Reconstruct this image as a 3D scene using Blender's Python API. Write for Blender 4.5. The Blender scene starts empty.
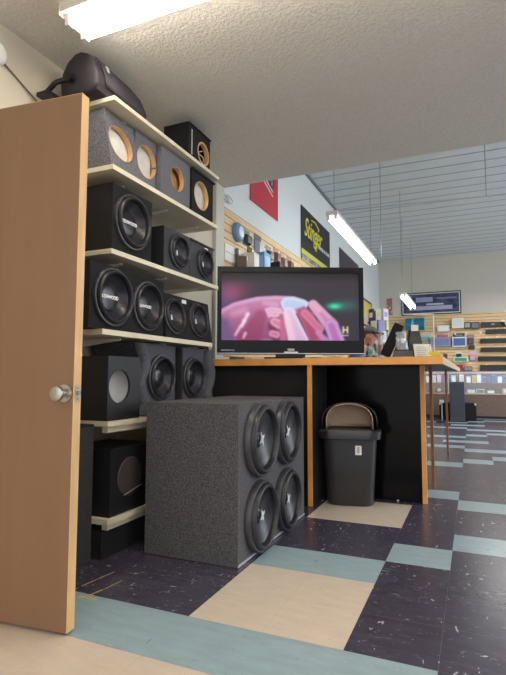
import bpy, bmesh, math, random
import numpy as np
from mathutils import Vector, Matrix, Euler
PI = math.pi
S = bpy.context.scene
COL = S.collection
random.seed(7)

# ------------------------------------------------------------------ camera
yaw, pitch, roll = 0.41117, 0.0783, -0.00206
fw = Vector((-math.sin(yaw)*math.cos(pitch), math.cos(yaw)*math.cos(pitch), math.sin(pitch)))
rt = Vector((math.cos(yaw), math.sin(yaw), 0)); dn = -rt.cross(fw)
r2 = rt*math.cos(roll)+dn*math.sin(roll); d2 = -rt*math.sin(roll)+dn*math.cos(roll)
cam = bpy.data.objects.new('camera', bpy.data.cameras.new('camera')); COL.objects.link(cam)
cam.matrix_world = Matrix(((r2.x,-d2.x,-fw.x,0),(r2.y,-d2.y,-fw.y,0),(r2.z,-d2.z,-fw.z,0.93),(0,0,0,1)))
cam.data.sensor_fit = 'VERTICAL'; cam.data.sensor_height = 36; cam.data.lens = 503.7/675*36
cam.data.clip_start = .05; cam.data.clip_end = 100
S.camera = cam
# ------------------------------------------------------------------ light
w = bpy.data.worlds.new('world'); S.world = w; w.use_nodes = True
bg = w.node_tree.nodes['Background']; bg.inputs[0].default_value = (.92,.93,1,1); bg.inputs[1].default_value = 1.15
S.view_settings.view_transform = 'Standard'; S.view_settings.look = 'None'
S.view_settings.exposure = 0.32; S.view_settings.gamma = 1; S.view_settings.use_curve_mapping = False
def area(name, loc, size, sizey, power, color, rot):
    l = bpy.data.lights.new(name, 'AREA'); l.shape = 'RECTANGLE'; l.size = size; l.size_y = sizey
    l.energy = power; l.color = color
    o = bpy.data.objects.new(name, l); o.location = loc; o.rotation_euler = rot; COL.objects.link(o)
area('store_ceiling_light', (2.6,6.4,2.75), .5,5, 105, (.95,.98,1), (0,0,0))
area('store_ceiling_light_back', (1.6,10.8,3.0), 3,.5, 75, (.98,.98,.96), (0,0,0))
area('storefront_daylight', (5.85,7.6,1.9), 5.5,2.4, 190, (.86,.94,1), (0,PI/2,0))

# ------------------------------------------------------------------ materials
MATS = {}
def lin(c):
    return tuple(((x/255)/12.92 if x/255 <= .04045 else ((x/255+.055)/1.055)**2.4) for x in c)
def mat(name, rgb, rough=.6, metal=0, noise=0, nscale=30, bump=0, bscale=100, emit=0, spec=.5, alpha=1, stretch=None, rgb2=None, coat=0):
    if name in MATS: return MATS[name]
    m = bpy.data.materials.new(name); m.use_nodes = True; nt = m.node_tree; b = nt.nodes['Principled BSDF']
    c = lin(rgb); b.inputs['Base Color'].default_value = (*c,1); b.inputs['Roughness'].default_value = rough
    b.inputs['Metallic'].default_value = metal; b.inputs['Specular IOR Level'].default_value = spec
    if coat: b.inputs['Coat Weight'].default_value = coat; b.inputs['Coat Roughness'].default_value = .1
    tc = nt.nodes.new('ShaderNodeTexCoord'); mp = nt.nodes.new('ShaderNodeMapping')
    nt.links.new(tc.outputs['Object'], mp.inputs[0])
    if stretch: mp.inputs['Scale'].default_value = stretch
    if noise or rgb2:
        n = nt.nodes.new('ShaderNodeTexNoise'); n.inputs['Scale'].default_value = nscale; n.inputs['Detail'].default_value = 4
        nt.links.new(mp.outputs[0], n.inputs['Vector'])
        r = nt.nodes.new('ShaderNodeValToRGB'); r.color_ramp.elements[0].position = .33; r.color_ramp.elements[1].position = .67
        c2 = lin(rgb2) if rgb2 else tuple(min(1,x*(1+noise)) for x in c)
        c1 = c if rgb2 else tuple(x*(1-noise) for x in c)
        r.color_ramp.elements[0].color = (*c1,1); r.color_ramp.elements[1].color = (*c2,1)
        nt.links.new(n.outputs[0], r.inputs[0]); nt.links.new(r.outputs[0], b.inputs['Base Color'])
    if bump:
        n2 = nt.nodes.new('ShaderNodeTexNoise'); n2.inputs['Scale'].default_value = bscale; n2.inputs['Detail'].default_value = 3
        nt.links.new(mp.outputs[0], n2.inputs['Vector'])
        bp = nt.nodes.new('ShaderNodeBump'); bp.inputs['Strength'].default_value = bump; bp.inputs['Distance'].default_value = .01
        nt.links.new(n2.outputs[0], bp.inputs['Height']); nt.links.new(bp.outputs[0], b.inputs['Normal'])
    if emit:
        b.inputs['Emission Color'].default_value = (*c,1); b.inputs['Emission Strength'].default_value = emit
    if alpha < 1: b.inputs['Alpha'].default_value = alpha
    MATS[name] = m; return m
def tile_mat(name, rgb, fleck, fleck2, amount, vein=0):
    m = bpy.data.materials.new(name); m.use_nodes = True; nt = m.node_tree; b = nt.nodes['Principled BSDF']
    L = nt.links.new
    tc = nt.nodes.new('ShaderNodeTexCoord')
    base = None
    n = nt.nodes.new('ShaderNodeTexNoise'); n.inputs['Scale'].default_value = 9; n.inputs['Detail'].default_value = 6
    mp = nt.nodes.new('ShaderNodeMapping'); mp.inputs['Scale'].default_value = (1,3,1); L(tc.outputs['Object'], mp.inputs[0]); L(mp.outputs[0], n.inputs['Vector'])
    r = nt.nodes.new('ShaderNodeValToRGB'); c = lin(rgb)
    r.color_ramp.elements[0].position = .3; r.color_ramp.elements[1].position = .7
    r.color_ramp.elements[0].color = (*[x*(1-vein) for x in c],1); r.color_ramp.elements[1].color = (*[min(1,x*(1+vein)) for x in c],1)
    L(n.outputs[0], r.inputs[0]); base = r.outputs[0]
    for k,(sc,st,cc,th) in enumerate(((42,(1,.36,1),fleck,amount*.62),(60,(.38,1,1),fleck2,amount*.9),(26,(.4,1,1),fleck,amount*.45))):
        mp = nt.nodes.new('ShaderNodeMapping'); mp.inputs['Scale'].default_value = st; mp.inputs['Rotation'].default_value = (0,0,.5*k-.3)
        L(tc.outputs['Object'], mp.inputs[0])
        # a little warp makes the flecks ragged
        wn = nt.nodes.new('ShaderNodeTexNoise'); wn.inputs['Scale'].default_value = sc*.8
        L(mp.outputs[0], wn.inputs['Vector'])
        ad = nt.nodes.new('ShaderNodeMixRGB'); ad.blend_type = 'LINEAR_LIGHT'; ad.inputs[0].default_value = .03
        L(mp.outputs[0], ad.inputs[1]); L(wn.outputs['Color'], ad.inputs[2])
        v = nt.nodes.new('ShaderNodeTexVoronoi'); v.inputs['Scale'].default_value = sc; L(ad.outputs[0], v.inputs['Vector'])
        sep = nt.nodes.new('ShaderNodeSeparateColor'); L(v.outputs['Color'], sep.inputs[0])
        mul = nt.nodes.new('ShaderNodeMath'); mul.operation = 'MULTIPLY'; mul.inputs[1].default_value = th; L(sep.outputs[0], mul.inputs[0])
        sub = nt.nodes.new('ShaderNodeMath'); sub.operation = 'SUBTRACT'; sub.inputs[1].default_value = th*.45; L(mul.outputs[0], sub.inputs[0])
        lt = nt.nodes.new('ShaderNodeMath'); lt.operation = 'LESS_THAN'; L(v.outputs['Distance'], lt.inputs[0]); L(sub.outputs[0], lt.inputs[1])
        mx = nt.nodes.new('ShaderNodeMixRGB'); L(lt.outputs[0], mx.inputs[0]); L(base, mx.inputs[1]); mx.inputs[2].default_value = (*lin(cc),1)
        base = mx.outputs[0]
    L(base, b.inputs['Base Color']); b.inputs['Roughness'].default_value = .26; b.inputs['Specular IOR Level'].default_value = .6
    n2 = nt.nodes.new('ShaderNodeTexNoise'); n2.inputs['Scale'].default_value = 14
    bp = nt.nodes.new('ShaderNodeBump'); bp.inputs['Strength'].default_value = .08; bp.inputs['Distance'].default_value = .01
    L(tc.outputs['Object'], n2.inputs['Vector']); L(n2.outputs[0], bp.inputs['Height']); L(bp.outputs[0], b.inputs['Normal'])
    return m
M_DARK = tile_mat('vinyl_dark', (69,65,79), (172,169,176), (118,110,122), .60, .18)
M_TEAL = tile_mat('vinyl_teal', (152,174,180), (80,112,136), (175,198,198), .34, .06)
M_CREAM = tile_mat('vinyl_cream', (211,196,177), (188,168,148), (228,214,190), .30, .05)
M_SEAM = mat('vinyl_seam', (128,120,116), .5)
M_WALL = mat('painted_wall_cream', (216,206,184), .85, bump=.1, bscale=60)
M_WALLB = mat('painted_wall_store', (222,226,224), .85, bump=.1, bscale=60)
M_POP = mat('popcorn_ceiling', (228,222,210), .95, bump=.75, bscale=60, noise=.05, nscale=60)
M_CEIL = mat('metal_ceiling_panel', (214,220,222), .6, noise=.03, nscale=3)
M_CEILJ = mat('ceiling_joint', (168,174,177), .7)
M_SLAT = mat('slatwall_maple', (222,190,142), .5, noise=.10, nscale=5, stretch=(1,1,8))
M_GROOVE = mat('slatwall_groove', (110,84,55), .8)
M_SHELF = mat('shelf_cream_paint', (222,212,184), .6, noise=.04, nscale=12)
M_METAL = mat('grey_steel', (150,150,148), .35, metal=.9)
M_CHROME = mat('brushed_nickel', (190,186,178), .28, metal=1)
M_OAK = mat('oak_edge', (226,160,84), .45, noise=.12, nscale=6, stretch=(1,1,1))
M_DOORF = mat('door_veneer', (141,108,79), .55, noise=.05, nscale=3, stretch=(4,4,.6))
M_DOORE = mat('door_edge_wood', (216,176,122), .5, noise=.1, nscale=7, stretch=(6,6,.5))
M_BLKG = mat('black_gloss_laminate', (12,11,11), .12, spec=.12)
M_BLKC = mat('black_carpet', (22,21,23), .95, noise=.4, nscale=220, bump=.5, bscale=300)
M_BLKV = mat('black_vinyl_box', (26,26,30), .55, noise=.15, nscale=60)
M_GRYC = mat('grey_carpet', (68,68,72), .95, rgb2=(134,134,140), nscale=190, bump=.6, bscale=260)
M_CHARC = mat('charcoal_carpet', (54,53,56), .95, rgb2=(112,110,112), nscale=170, bump=.6, bscale=260)
M_CHARD = mat('dark_carpet', (38,38,38), .95, rgb2=(72,71,68), nscale=170, bump=.6, bscale=260)
M_SCUL = mat('sculpted_carpet', (60,60,65), .95, rgb2=(98,98,104), nscale=150, bump=.5, bscale=220)
M_RUB = mat('black_rubber', (40,40,43), .38, spec=.5)
M_FRAME = mat('woofer_frame', (66,66,70), .36, metal=.2)
M_CONE = mat('woofer_cone', (50,49,54), .3, metal=.35)
M_DUST = mat('dust_cap', (38,36,42), .25, metal=.3)
M_INK = mat('dark_inside', (6,6,7), .8)
M_MDF = mat('mdf_cut_edge', (206,160,104), .7, noise=.06, nscale=20)
M_WADD = mat('white_wadding', (205,202,194), .95, noise=.08, nscale=20)
M_WHITE = mat('white_plastic', (232,230,224), .5)
M_WPAINT = mat('white_enamel', (226,222,212), .4)
M_BLKP = mat('black_plastic', (20,20,22), .4)
M_SPK = mat('speaker_cabinet', (42,38,42), .6, noise=.2, nscale=300)
M_TUBE = mat('lit_tube', (255,248,236), .4, emit=18)
M_TUBE2 = mat('lit_tube_cool', (240,249,255), .4, emit=13)
M_CHAR = mat('bin_plastic', (48,48,50), .42)
M_TAUPE = mat('bin_flap_plastic', (186,162,138), .5)
M_YEL = mat('banner_yellow', (214,208,70), .6)
M_SILV = mat('silver_plastic', (196,198,200), .3, metal=.3)
M_INK2 = mat('matt_black_plastic', (9,9,10), .5, spec=.2)
M_TVB = mat('tv_bezel', (12,12,14), .2, spec=.2)
def pm(rgb, rough=.55): return mat('colour_%d_%d_%d'%rgb, rgb, rough)

# ------------------------------------------------------------------ helpers
def tag(o, label, cat, group=None, kind=None):
    if label: o['label'] = label
    if cat: o['category'] = cat
    if group: o['group'] = group
    if kind: o['kind'] = kind
    return o
def thing(name, label, cat, loc=(0,0,0), rotz=0, group=None):
    o = bpy.data.objects.new(name, None); COL.objects.link(o); o.location = loc; o.rotation_euler = (0,0,rotz)
    o.empty_display_size = .05
    return tag(o, label, cat, group)
def obj(name, bm, mats, parent=None, loc=(0,0,0), rot=(0,0,0), smooth=False, bevel=0):
    if bevel:
        bmesh.ops.bevel(bm, geom=[e for e in bm.edges if e.is_manifold and e.calc_face_angle(0) > .6], offset=bevel, segments=2, affect='EDGES', profile=.6)
    bmesh.ops.recalc_face_normals(bm, faces=bm.faces)
    me = bpy.data.meshes.new(name); bm.to_mesh(me); bm.free()
    if not isinstance(mats, (list,tuple)): mats = [mats]
    for m in mats: me.materials.append(m)
    if smooth:
        for p in me.polygons: p.use_smooth = True
        try: me.set_sharp_from_angle(angle=.7)
        except Exception: pass
    o = bpy.data.objects.new(name, me); COL.objects.link(o); o.location = loc; o.rotation_euler = rot
    if parent: o.parent = parent
    return o
def B(): return bmesh.new()
def box(bm, x0,x1,y0,y1,z0,z1, mi=0):
    vs = [bm.verts.new(p) for p in ((x0,y0,z0),(x1,y0,z0),(x1,y1,z0),(x0,y1,z0),(x0,y0,z1),(x1,y0,z1),(x1,y1,z1),(x0,y1,z1))]
    for f in ((0,3,2,1),(4,5,6,7),(0,1,5,4),(1,2,6,5),(2,3,7,6),(3,0,4,7)):
        fc = bm.faces.new([vs[i] for i in f]); fc.material_index = mi
    return bm
def bx(x0,x1,y0,y1,z0,z1): return box(B(), x0,x1,y0,y1,z0,z1)
def tube(bm, p0, p1, r, n=12, mi=0, r1=None):
    p0, p1 = Vector(p0), Vector(p1); d = (p1-p0); q = d.to_track_quat('Z','Y').to_matrix(); r1 = r if r1 is None else r1
    A = [bm.verts.new(p0+q@Vector((r*math.cos(2*PI*i/n), r*math.sin(2*PI*i/n),0))) for i in range(n)]
    C = [bm.verts.new(p1+q@Vector((r1*math.cos(2*PI*i/n), r1*math.sin(2*PI*i/n),0))) for i in range(n)]
    for i in range(n):
        f = bm.faces.new((A[i],A[(i+1)%n],C[(i+1)%n],C[i])); f.material_index = mi
    bm.faces.new(A[::-1]).material_index = mi; bm.faces.new(C).material_index = mi
    return bm
def path(bm, pts, r, n=8):
    for a,b in zip(pts, pts[1:]): tube(bm, a, b, r, n)
    return bm
def lathe_x(bm, prof, n=48, cx=0, cy=0, cz=0, mi=0, cap0=False, cap1=False):
    rings = []
    for r,x in prof:
        rings.append([bm.verts.new((cx+x, cy+r*math.cos(2*PI*i/n), cz+r*math.sin(2*PI*i/n))) for i in range(n)])
    for a,b in zip(rings, rings[1:]):
        for i in range(n):
            bm.faces.new((a[i],a[(i+1)%n],b[(i+1)%n],b[i])).material_index = mi
    if cap0: bm.faces.new(rings[0]).material_index = mi
    if cap1: bm.faces.new(rings[-1]).material_index = mi
    return bm
def loft(bm, rings, cap=True, mi=0):
    R = [[bm.verts.new(p) for p in r] for r in rings]; n = len(R[0])
    for a,b in zip(R,R[1:]):
        for i in range(n): bm.faces.new((a[i],a[(i+1)%n],b[(i+1)%n],b[i])).material_index = mi
    if cap: bm.faces.new(R[0][::-1]).material_index = mi; bm.faces.new(R[-1]).material_index = mi
    return bm
def text(name, s, size, m, parent, loc, rot, shear=0, ext=.0008, align='CENTER', xs=1, weight=0):
    c = bpy.data.curves.new(name,'FONT'); c.body = s; c.size = size; c.extrude = ext; c.align_x = align; c.align_y = 'CENTER'; c.shear = shear
    c.offset = weight
    t = bpy.data.objects.new('t', c); COL.objects.link(t)
    bpy.context.view_layer.update()
    me = bpy.data.meshes.new_from_object(t.evaluated_get(bpy.context.evaluated_depsgraph_get())); bpy.data.objects.remove(t)
    me.name = name; me.materials.clear(); me.materials.append(m)
    o = bpy.data.objects.new(name, me); COL.objects.link(o); o.parent = parent; o.location = loc; o.rotation_euler = rot; o.scale = (xs,1,1)
    return o
FX = (PI/2,0,PI/2)      # text facing +X
def struct(name, bm, m, **k):
    o = obj(name, bm, m, **k); o['kind'] = 'structure'; return o

# ------------------------------------------------------------------ setting
XW, XR, YB, YE, ZL, ZH = -2.18, 6.0, 13.15, 4.22, 2.745, 3.93
X0, Y0, T = -.13, 1.468, .3048
def tcol(i, j):
    if j < 0: return 2 if i < 0 else 0
    if j == 0: return 1 if i < 0 else 0
    if j in (1,2): return 2 if i in (-3,-2) else 0
    if j == 3: return 1 if i in (-3,-2) else 0
    if j == 4: return 1 if i == -1 else 0
    if j == 5: return 1 if i >= 0 else 0
    if j in (6,7): return 2 if i in (-3,-2) else 0
    if j == 8: return 1 if i >= 0 else 0
    if j == 9: return 1 if i == -1 else 0
    if j < 14: return 0
    k = (j-14) % 9
    if k == 0: return 1 if i < 0 else 0
    if k == 1: return 1 if i == 0 else 0
    if k == 2: return 1 if i > 0 else 0
    if k == 4: return 1 if i >= 0 else 0
    if k == 5: return 1 if i < 0 else 0
    if k == 7: return 1 if i in (-1,0) else 0
    return 0
bm = B()
ix0, ix1 = math.floor((XW-X0)/T), math.ceil((XR-X0)/T)
jy0, jy1 = math.floor((-3-Y0)/T), math.ceil((YB-Y0)/T)
for i in range(ix0, ix1):
    for j in range(jy0, jy1):
        xa, xb = max(XW-.05, X0+i*T), min(XR, X0+(i+1)*T); ya, yb = Y0+j*T, min(YB+.05, Y0+(j+1)*T)
        g = .0003
        f = bm.faces.new([bm.verts.new(p) for p in ((xa+g,ya+g,0),(xb-g,ya+g,0),(xb-g,yb-g,0),(xa+g,yb-g,0))])
        f.material_index = tcol(i,j)
box(bm, XW-.05, XR+.1, -3, YB+.05, -.1, -.0012, 3)
for pts,w_ in ((((-1.626,1.827),(-1.612,1.93),(-1.60,2.02)),.004),(((-1.512,1.835),(-1.505,1.90),(-1.500,1.95)),.004),(((-1.53,1.74),(-1.522,1.80),(-1.506,1.86)),.006),(((-1.56,1.735),(-1.52,1.742),(-1.47,1.752)),.014)):
    for a_,b_ in zip(pts,pts[1:]):
        dx_,dy_ = b_[0]-a_[0], b_[1]-a_[1]; l_ = math.hypot(dx_,dy_); nx_,ny_ = -dy_/l_*w_, dx_/l_*w_
        bm.faces.new([bm.verts.new(p) for p in ((a_[0]-nx_,a_[1]-ny_,.0006),(b_[0]-nx_*.6,b_[1]-ny_*.6,.0006),(b_[0]+nx_*.6,b_[1]+ny_*.6,.0006),(a_[0]+nx_,a_[1]+ny_,.0006))]).material_index = 4
struct('floor', bm, [M_DARK, M_TEAL, M_CREAM, M_SEAM, mat('floor_scuff',(176,160,104),.6,noise=.3,nscale=60)])
struct('wall_left', bx(XW-.12, XW, -1.5, YE, 0, ZL+.3), M_WALL)
struct('wall_left_store', bx(XW-.12, XW, YE, YB+.1, 0, ZH+.15), M_WALLB)
struct('trim_1', bx(XW, XW+.035, YE-.16, YE, 0, ZL), mat('wall_corner_trim', (206,202,190), .6), bevel=.004)
struct('wall_back', bx(XW-.12, XR+.1, YB, YB+.12, 0, ZH+.15), mat('painted_wall_back', (206,200,188), .85, bump=.1, bscale=60))
bm = bx(XR, XR+.12, 3.5, YB, 0, .7); box(bm, XR, XR+.12, 3.5, YB, 3.1, ZH+.15)
for y in (3.5, 5.8, 8.2, 10.6, 12.9): box(bm, XR, XR+.12, y, y+.25, .7, 3.1)
struct('wall_right', bm, M_WALLB)
struct('ceiling', bx(XW-.12, XR+.1, -1.5, YE, ZL, ZL+.12), M_POP)
struct('trim_2', bx(XW-.12, XR+.1, YE-.06, YE, ZL+.12, ZH+.15), M_WALLB)
bm = bx(XW-.12, XR+.1, YE, YB+.1, ZH, ZH+.1)
y = YE+.2
while y < YB:
    box(bm, XW, XR, y-.008, y+.008, ZH-.006, ZH, 1); y += .305
struct('ceiling_store', bm, [M_CEIL, M_CEILJ])
struct('trim_3', bx(XW, XW+.03, YE, YB, ZH-.035, ZH), mat('ceiling_edge_trim',(120,126,130),.7))

# ------------------------------------------------------------------ door
d = thing('wooden_door', 'tan veneer wooden door standing open at the left edge', 'door', (-1.3635,1.457,0), math.atan2(-.035,-.328)+PI)
# local frame: x runs back to the hinge (-x), y is the thickness
obj('door_leaf', bx(-.80,0,0,.044,.012,2.03), M_DOORF, d)
obj('edge_strip', bx(0,.002,0,.044,.012,2.03), M_DOORE, d)
obj('top_edge_strip', bx(-.80,.002,0,.044,2.03,2.032), M_DOORE, d)
bm = B(); lathe = [(0.0,-.0)]
def lathe_y(bm, prof, n=32, c=(0,0,0)):
    rings = [[bm.verts.new((c[0]+r*math.cos(2*PI*i/n), c[1]+y, c[2]+r*math.sin(2*PI*i/n))) for i in range(n)] for r,y in prof]
    for a,b in zip(rings, rings[1:]):
        for i in range(n): bm.faces.new((a[i],a[(i+1)%n],b[(i+1)%n],b[i]))
    bm.faces.new(rings[0]); bm.faces.new(rings[-1]); return bm
kb = obj('door_knob', lathe_y(B(), [(.033,0),(.033,-.006),(.014,-.009),(.013,-.028),(.024,-.034),(.0275,-.040),(.0265,-.052),(.018,-.056),(.006,-.057)], c=(-.036,0,.868)), M_CHROME, d, smooth=True)
lp = obj('latch_plate', bx(.002,.004,.009,.035,0.838,.898), M_CHROME, d, bevel=.0008)
for zz in (.848,.888): obj('screw', tube(B(), (.004,.022,zz),(.0055,.022,zz),.004,10), M_METAL, lp)
bm = bx(.004,.013,.015,.029,.861,.877)
obj('latch_bolt', bm, M_METAL, lp)

# ------------------------------------------------------------------ fluorescent fixtures
def ceiling_fixture(loc, label):
  f = thing('fluorescent_fixture', label, 'ceiling light', loc)
  obj('housing', bx(0,2.44,-.10,.10,-.055,-.001), M_WPAINT, f, bevel=.004)
  obj('end_plate', bx(-.006,0,-.105,.105,-.075,-.001), M_WPAINT, f)
  for y in (-.055,.055):
    tb = obj('tube', tube(B(), (.03,y,-.085),(2.41,y,-.085),.019,16), M_TUBE, f, smooth=True)
    for xa in (.005,2.41): obj('lamp_holder', bx(xa,xa+.025,y-.018,y+.018,-.108,-.055), M_WHITE, tb)
ceiling_fixture((-1.78,1.84,2.745), 'lit white two-tube fluorescent fixture on the textured ceiling above the shelving')
ceiling_fixture((.95,1.84,2.745), 'unseen fluorescent fixture added right of view to brighten the textured ceiling')  # added out of view so the low ceiling gets more light
ceiling_fixture((-.9,-.7,2.745), 'unseen fluorescent fixture added behind the viewer to brighten the textured ceiling')  # also added, unseen behind the camera, to lift the ceiling brightness
def hung(loc, length, label, drop):
    f = thing('hanging_fluorescent_light', label, 'ceiling light', loc, 0, 'tube lights hung over the store floor')
    obj('housing', bx(-.065,.065,0,length,.03,.075), M_WPAINT, f, bevel=.004)
    for x in (-.04,.04):
        tb = obj('tube', tube(B(), (x,.03,.005),(x,length-.03,.005),.017,14), M_TUBE2, f, smooth=True)
        for ya in (.005,length-.03): obj('lamp_holder', bx(x-.016,x+.016,ya,ya+.025,-.018,.03), M_WHITE, tb)
    for y in (.12, length-.12):
        obj('hanging_wire', tube(B(), (0,y,.075),(0,y,drop),.004,6), M_METAL, f)
hung((-1.36,5.25,2.66), 2.44, 'long bright tube light hung beside the black banner', ZH-2.66-.001)
hung((-1.16,9.6,2.43), 1.75, 'small distant tube light hung before the framed poster', ZH-2.42-.001)
f = thing('conduit_rod', 'thin pale conduit rod slung across the store under the high ceiling', 'conduit', (-1.28,5.31,2.76))
obj('rod', tube(B(), (0,0,-.015),(3.6,.1,-.10),.008,8), M_SILV, f)
for x in (1.45, 3.2): obj('hanging_wire', tube(B(), (x,.03,-.02-.0236*x),(x,.03,ZH-2.761),.004,6), M_METAL, f)
f = thing('hanging_cable', 'thin cable hanging straight from the store ceiling beside the bright tube light', 'cable', (-1.02,6.4,2.1))
obj('cable', tube(B(), (0,0,.36),(0,0,ZH-2.101),.004,6), M_METAL, f); obj('cable_end', tube(B(), (0,0,.35),(0,0,.36),.006,8), M_METAL, f)
f = thing('hanging_cable', 'longer thin cable hanging above the distant tube light', 'cable', (-1.0,8.2,2.1))
obj('cable', tube(B(), (0,0,.45),(0,0,ZH-2.101),.004,6), M_METAL, f); obj('cable_end', tube(B(), (0,0,.435),(0,0,.45),.006,8), M_METAL, f)
# second fixture, behind the door: only its round end shows
f = thing('smoke_detector', 'round white detector high on the left wall above the door', 'detector', (XW+.001,1.70,2.56))
obj('dome', lathe_x(B(), [(.06,0),(.06,.02),(.05,.04),(.03,.05),(.004,.052)], 32, cap0=True, cap1=True), M_WHITE, f, smooth=True)
tag(obj('wall_cable', path(B(), [(XW+.008,1.74,2.55),(XW+.008,1.99,2.445),(XW+.008,2.12,2.42)], .004), pm((120,100,78))), 'thin brown cable running down the left wall above the door', 'cable')

# ------------------------------------------------------------------ speakers: enclosures with real cut-outs
def enclosure(name, label, cat, y0, y1, z0, h, xf, depth, holes, m, xt=None, group=None, lining=None, rim=None, rimw=0, side_z=None, front_mat=None):
    """box whose baffle faces +X; holes = [(y,z,r)] local to the box. xt: offset of the baffle's top edge"""
    root = thing(name, label, cat, (xf, (y0+y1)/2, z0), 0, group)
    W = (y1-y0)/2; xt = 0 if xt is None else xt
    ang = math.atan2(xt, h); L = math.hypot(xt, h)
    bm = B(); t = .018
    # five outer faces
    P = dict(a=(0,-W,0), b=(0,W,0), c=(xt,W,h), d=(xt,-W,h), e=(-depth,-W,0), f=(-depth,W,0), g=(-depth,W,h), k=(-depth,-W,h))
    V = {k_: bm.verts.new(v) for k_,v in P.items()}
    for q in ('aefb','dcgk','adke','bfgc','efgk'): bm.faces.new([V[c] for c in q])
    # baffle with holes
    def mp(y, z, off=0):  # z along the slanted face; off = outward
        return (xt*(z/L) + off*math.cos(ang), y, h*(z/L) - off*math.sin(ang))
    fm = 1 if front_mat else 0
    edges = []
    loop = [V['a'],V['b'],V['c'],V['d']]
    for i in range(4):
        e = bm.edges.get((loop[i],loop[(i+1)%4])) or bm.edges.new((loop[i],loop[(i+1)%4])); edges.append(e)
    circ = []
    N = 40
    for (y,z,r) in holes:
        vs = [bm.verts.new(mp(y+r*math.cos(2*PI*i/N), z+r*math.sin(2*PI*i/N))) for i in range(N)]
        circ.append(vs)
        for i in range(N): edges.append(bm.edges.new((vs[i],vs[(i+1)%N])))
    r_ = bmesh.ops.triangle_fill(bm, use_beauty=True, use_dissolve=False, edges=edges)
    for f in r_['geom']:
        if isinstance(f, bmesh.types.BMFace): f.material_index = fm
    # some fills close the holes: drop faces whose centre lies in a hole
    kill = []
    for f in list(bm.faces):
        c = f.calc_center_median()
        for (y,z,r) in holes:
            hc = Vector(mp(y,z))
            if (c-hc).length < r*.98 and all((v.co-hc).length < r*1.01 for v in f.verts): kill.append(f); break
    if kill: bmesh.ops.delete(bm, geom=kill, context='FACES_ONLY')
    mats = [m] + ([front_mat] if front_mat else [])
    obj('enclosure', bm, mats, root)
    for k,((y,z,r),vs) in enumerate(zip(holes, circ)):
        if rim is None: continue
        b2 = B()
        o_ = [b2.verts.new(mp(y+r*math.cos(2*PI*i/N), z+r*math.sin(2*PI*i/N), .001)) for i in range(N)]
        rr = r-rimw
        i0 = [b2.verts.new(mp(y+rr*math.cos(2*PI*i/N), z+rr*math.sin(2*PI*i/N), .001)) for i in range(N)]
        i1 = [b2.verts.new(mp(y+rr*math.cos(2*PI*i/N), z+rr*math.sin(2*PI*i/N), -.03)) for i in range(N)]
        for i in range(N):
            j = (i+1)%N
            if rimw: b2.faces.new((o_[i],o_[j],i0[j],i0[i]))
            b2.faces.new((i0[i],i0[j],i1[j],i1[i]))
        if not rimw:
            for v in o_: b2.verts.remove(v)
        obj('hole_rim', b2, rim, root)
    if lining:
        b2 = B(); dd = .040
        zz = [z for _,z,_ in holes][0]; y = holes[0][0]; rr = holes[0][2]*1.5
        a = min(W-.02, rr)
        ya, yb2 = max(-W+.01,y-a), min(W-.01,y+a)
        loft(b2, [[mp(ya,.012,-.036),mp(yb2,.012,-.036),mp(yb2,L-.03,-.036),mp(ya,L-.03,-.036)],[mp(ya,.012,-.046),mp(yb2,.012,-.046),mp(yb2,L-.03,-.046),mp(ya,L-.03,-.046)]])
        o = obj('lining', b2, lining, root)
    root['_'] = 0; del root['_']
    return root, mp, ang, L
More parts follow.
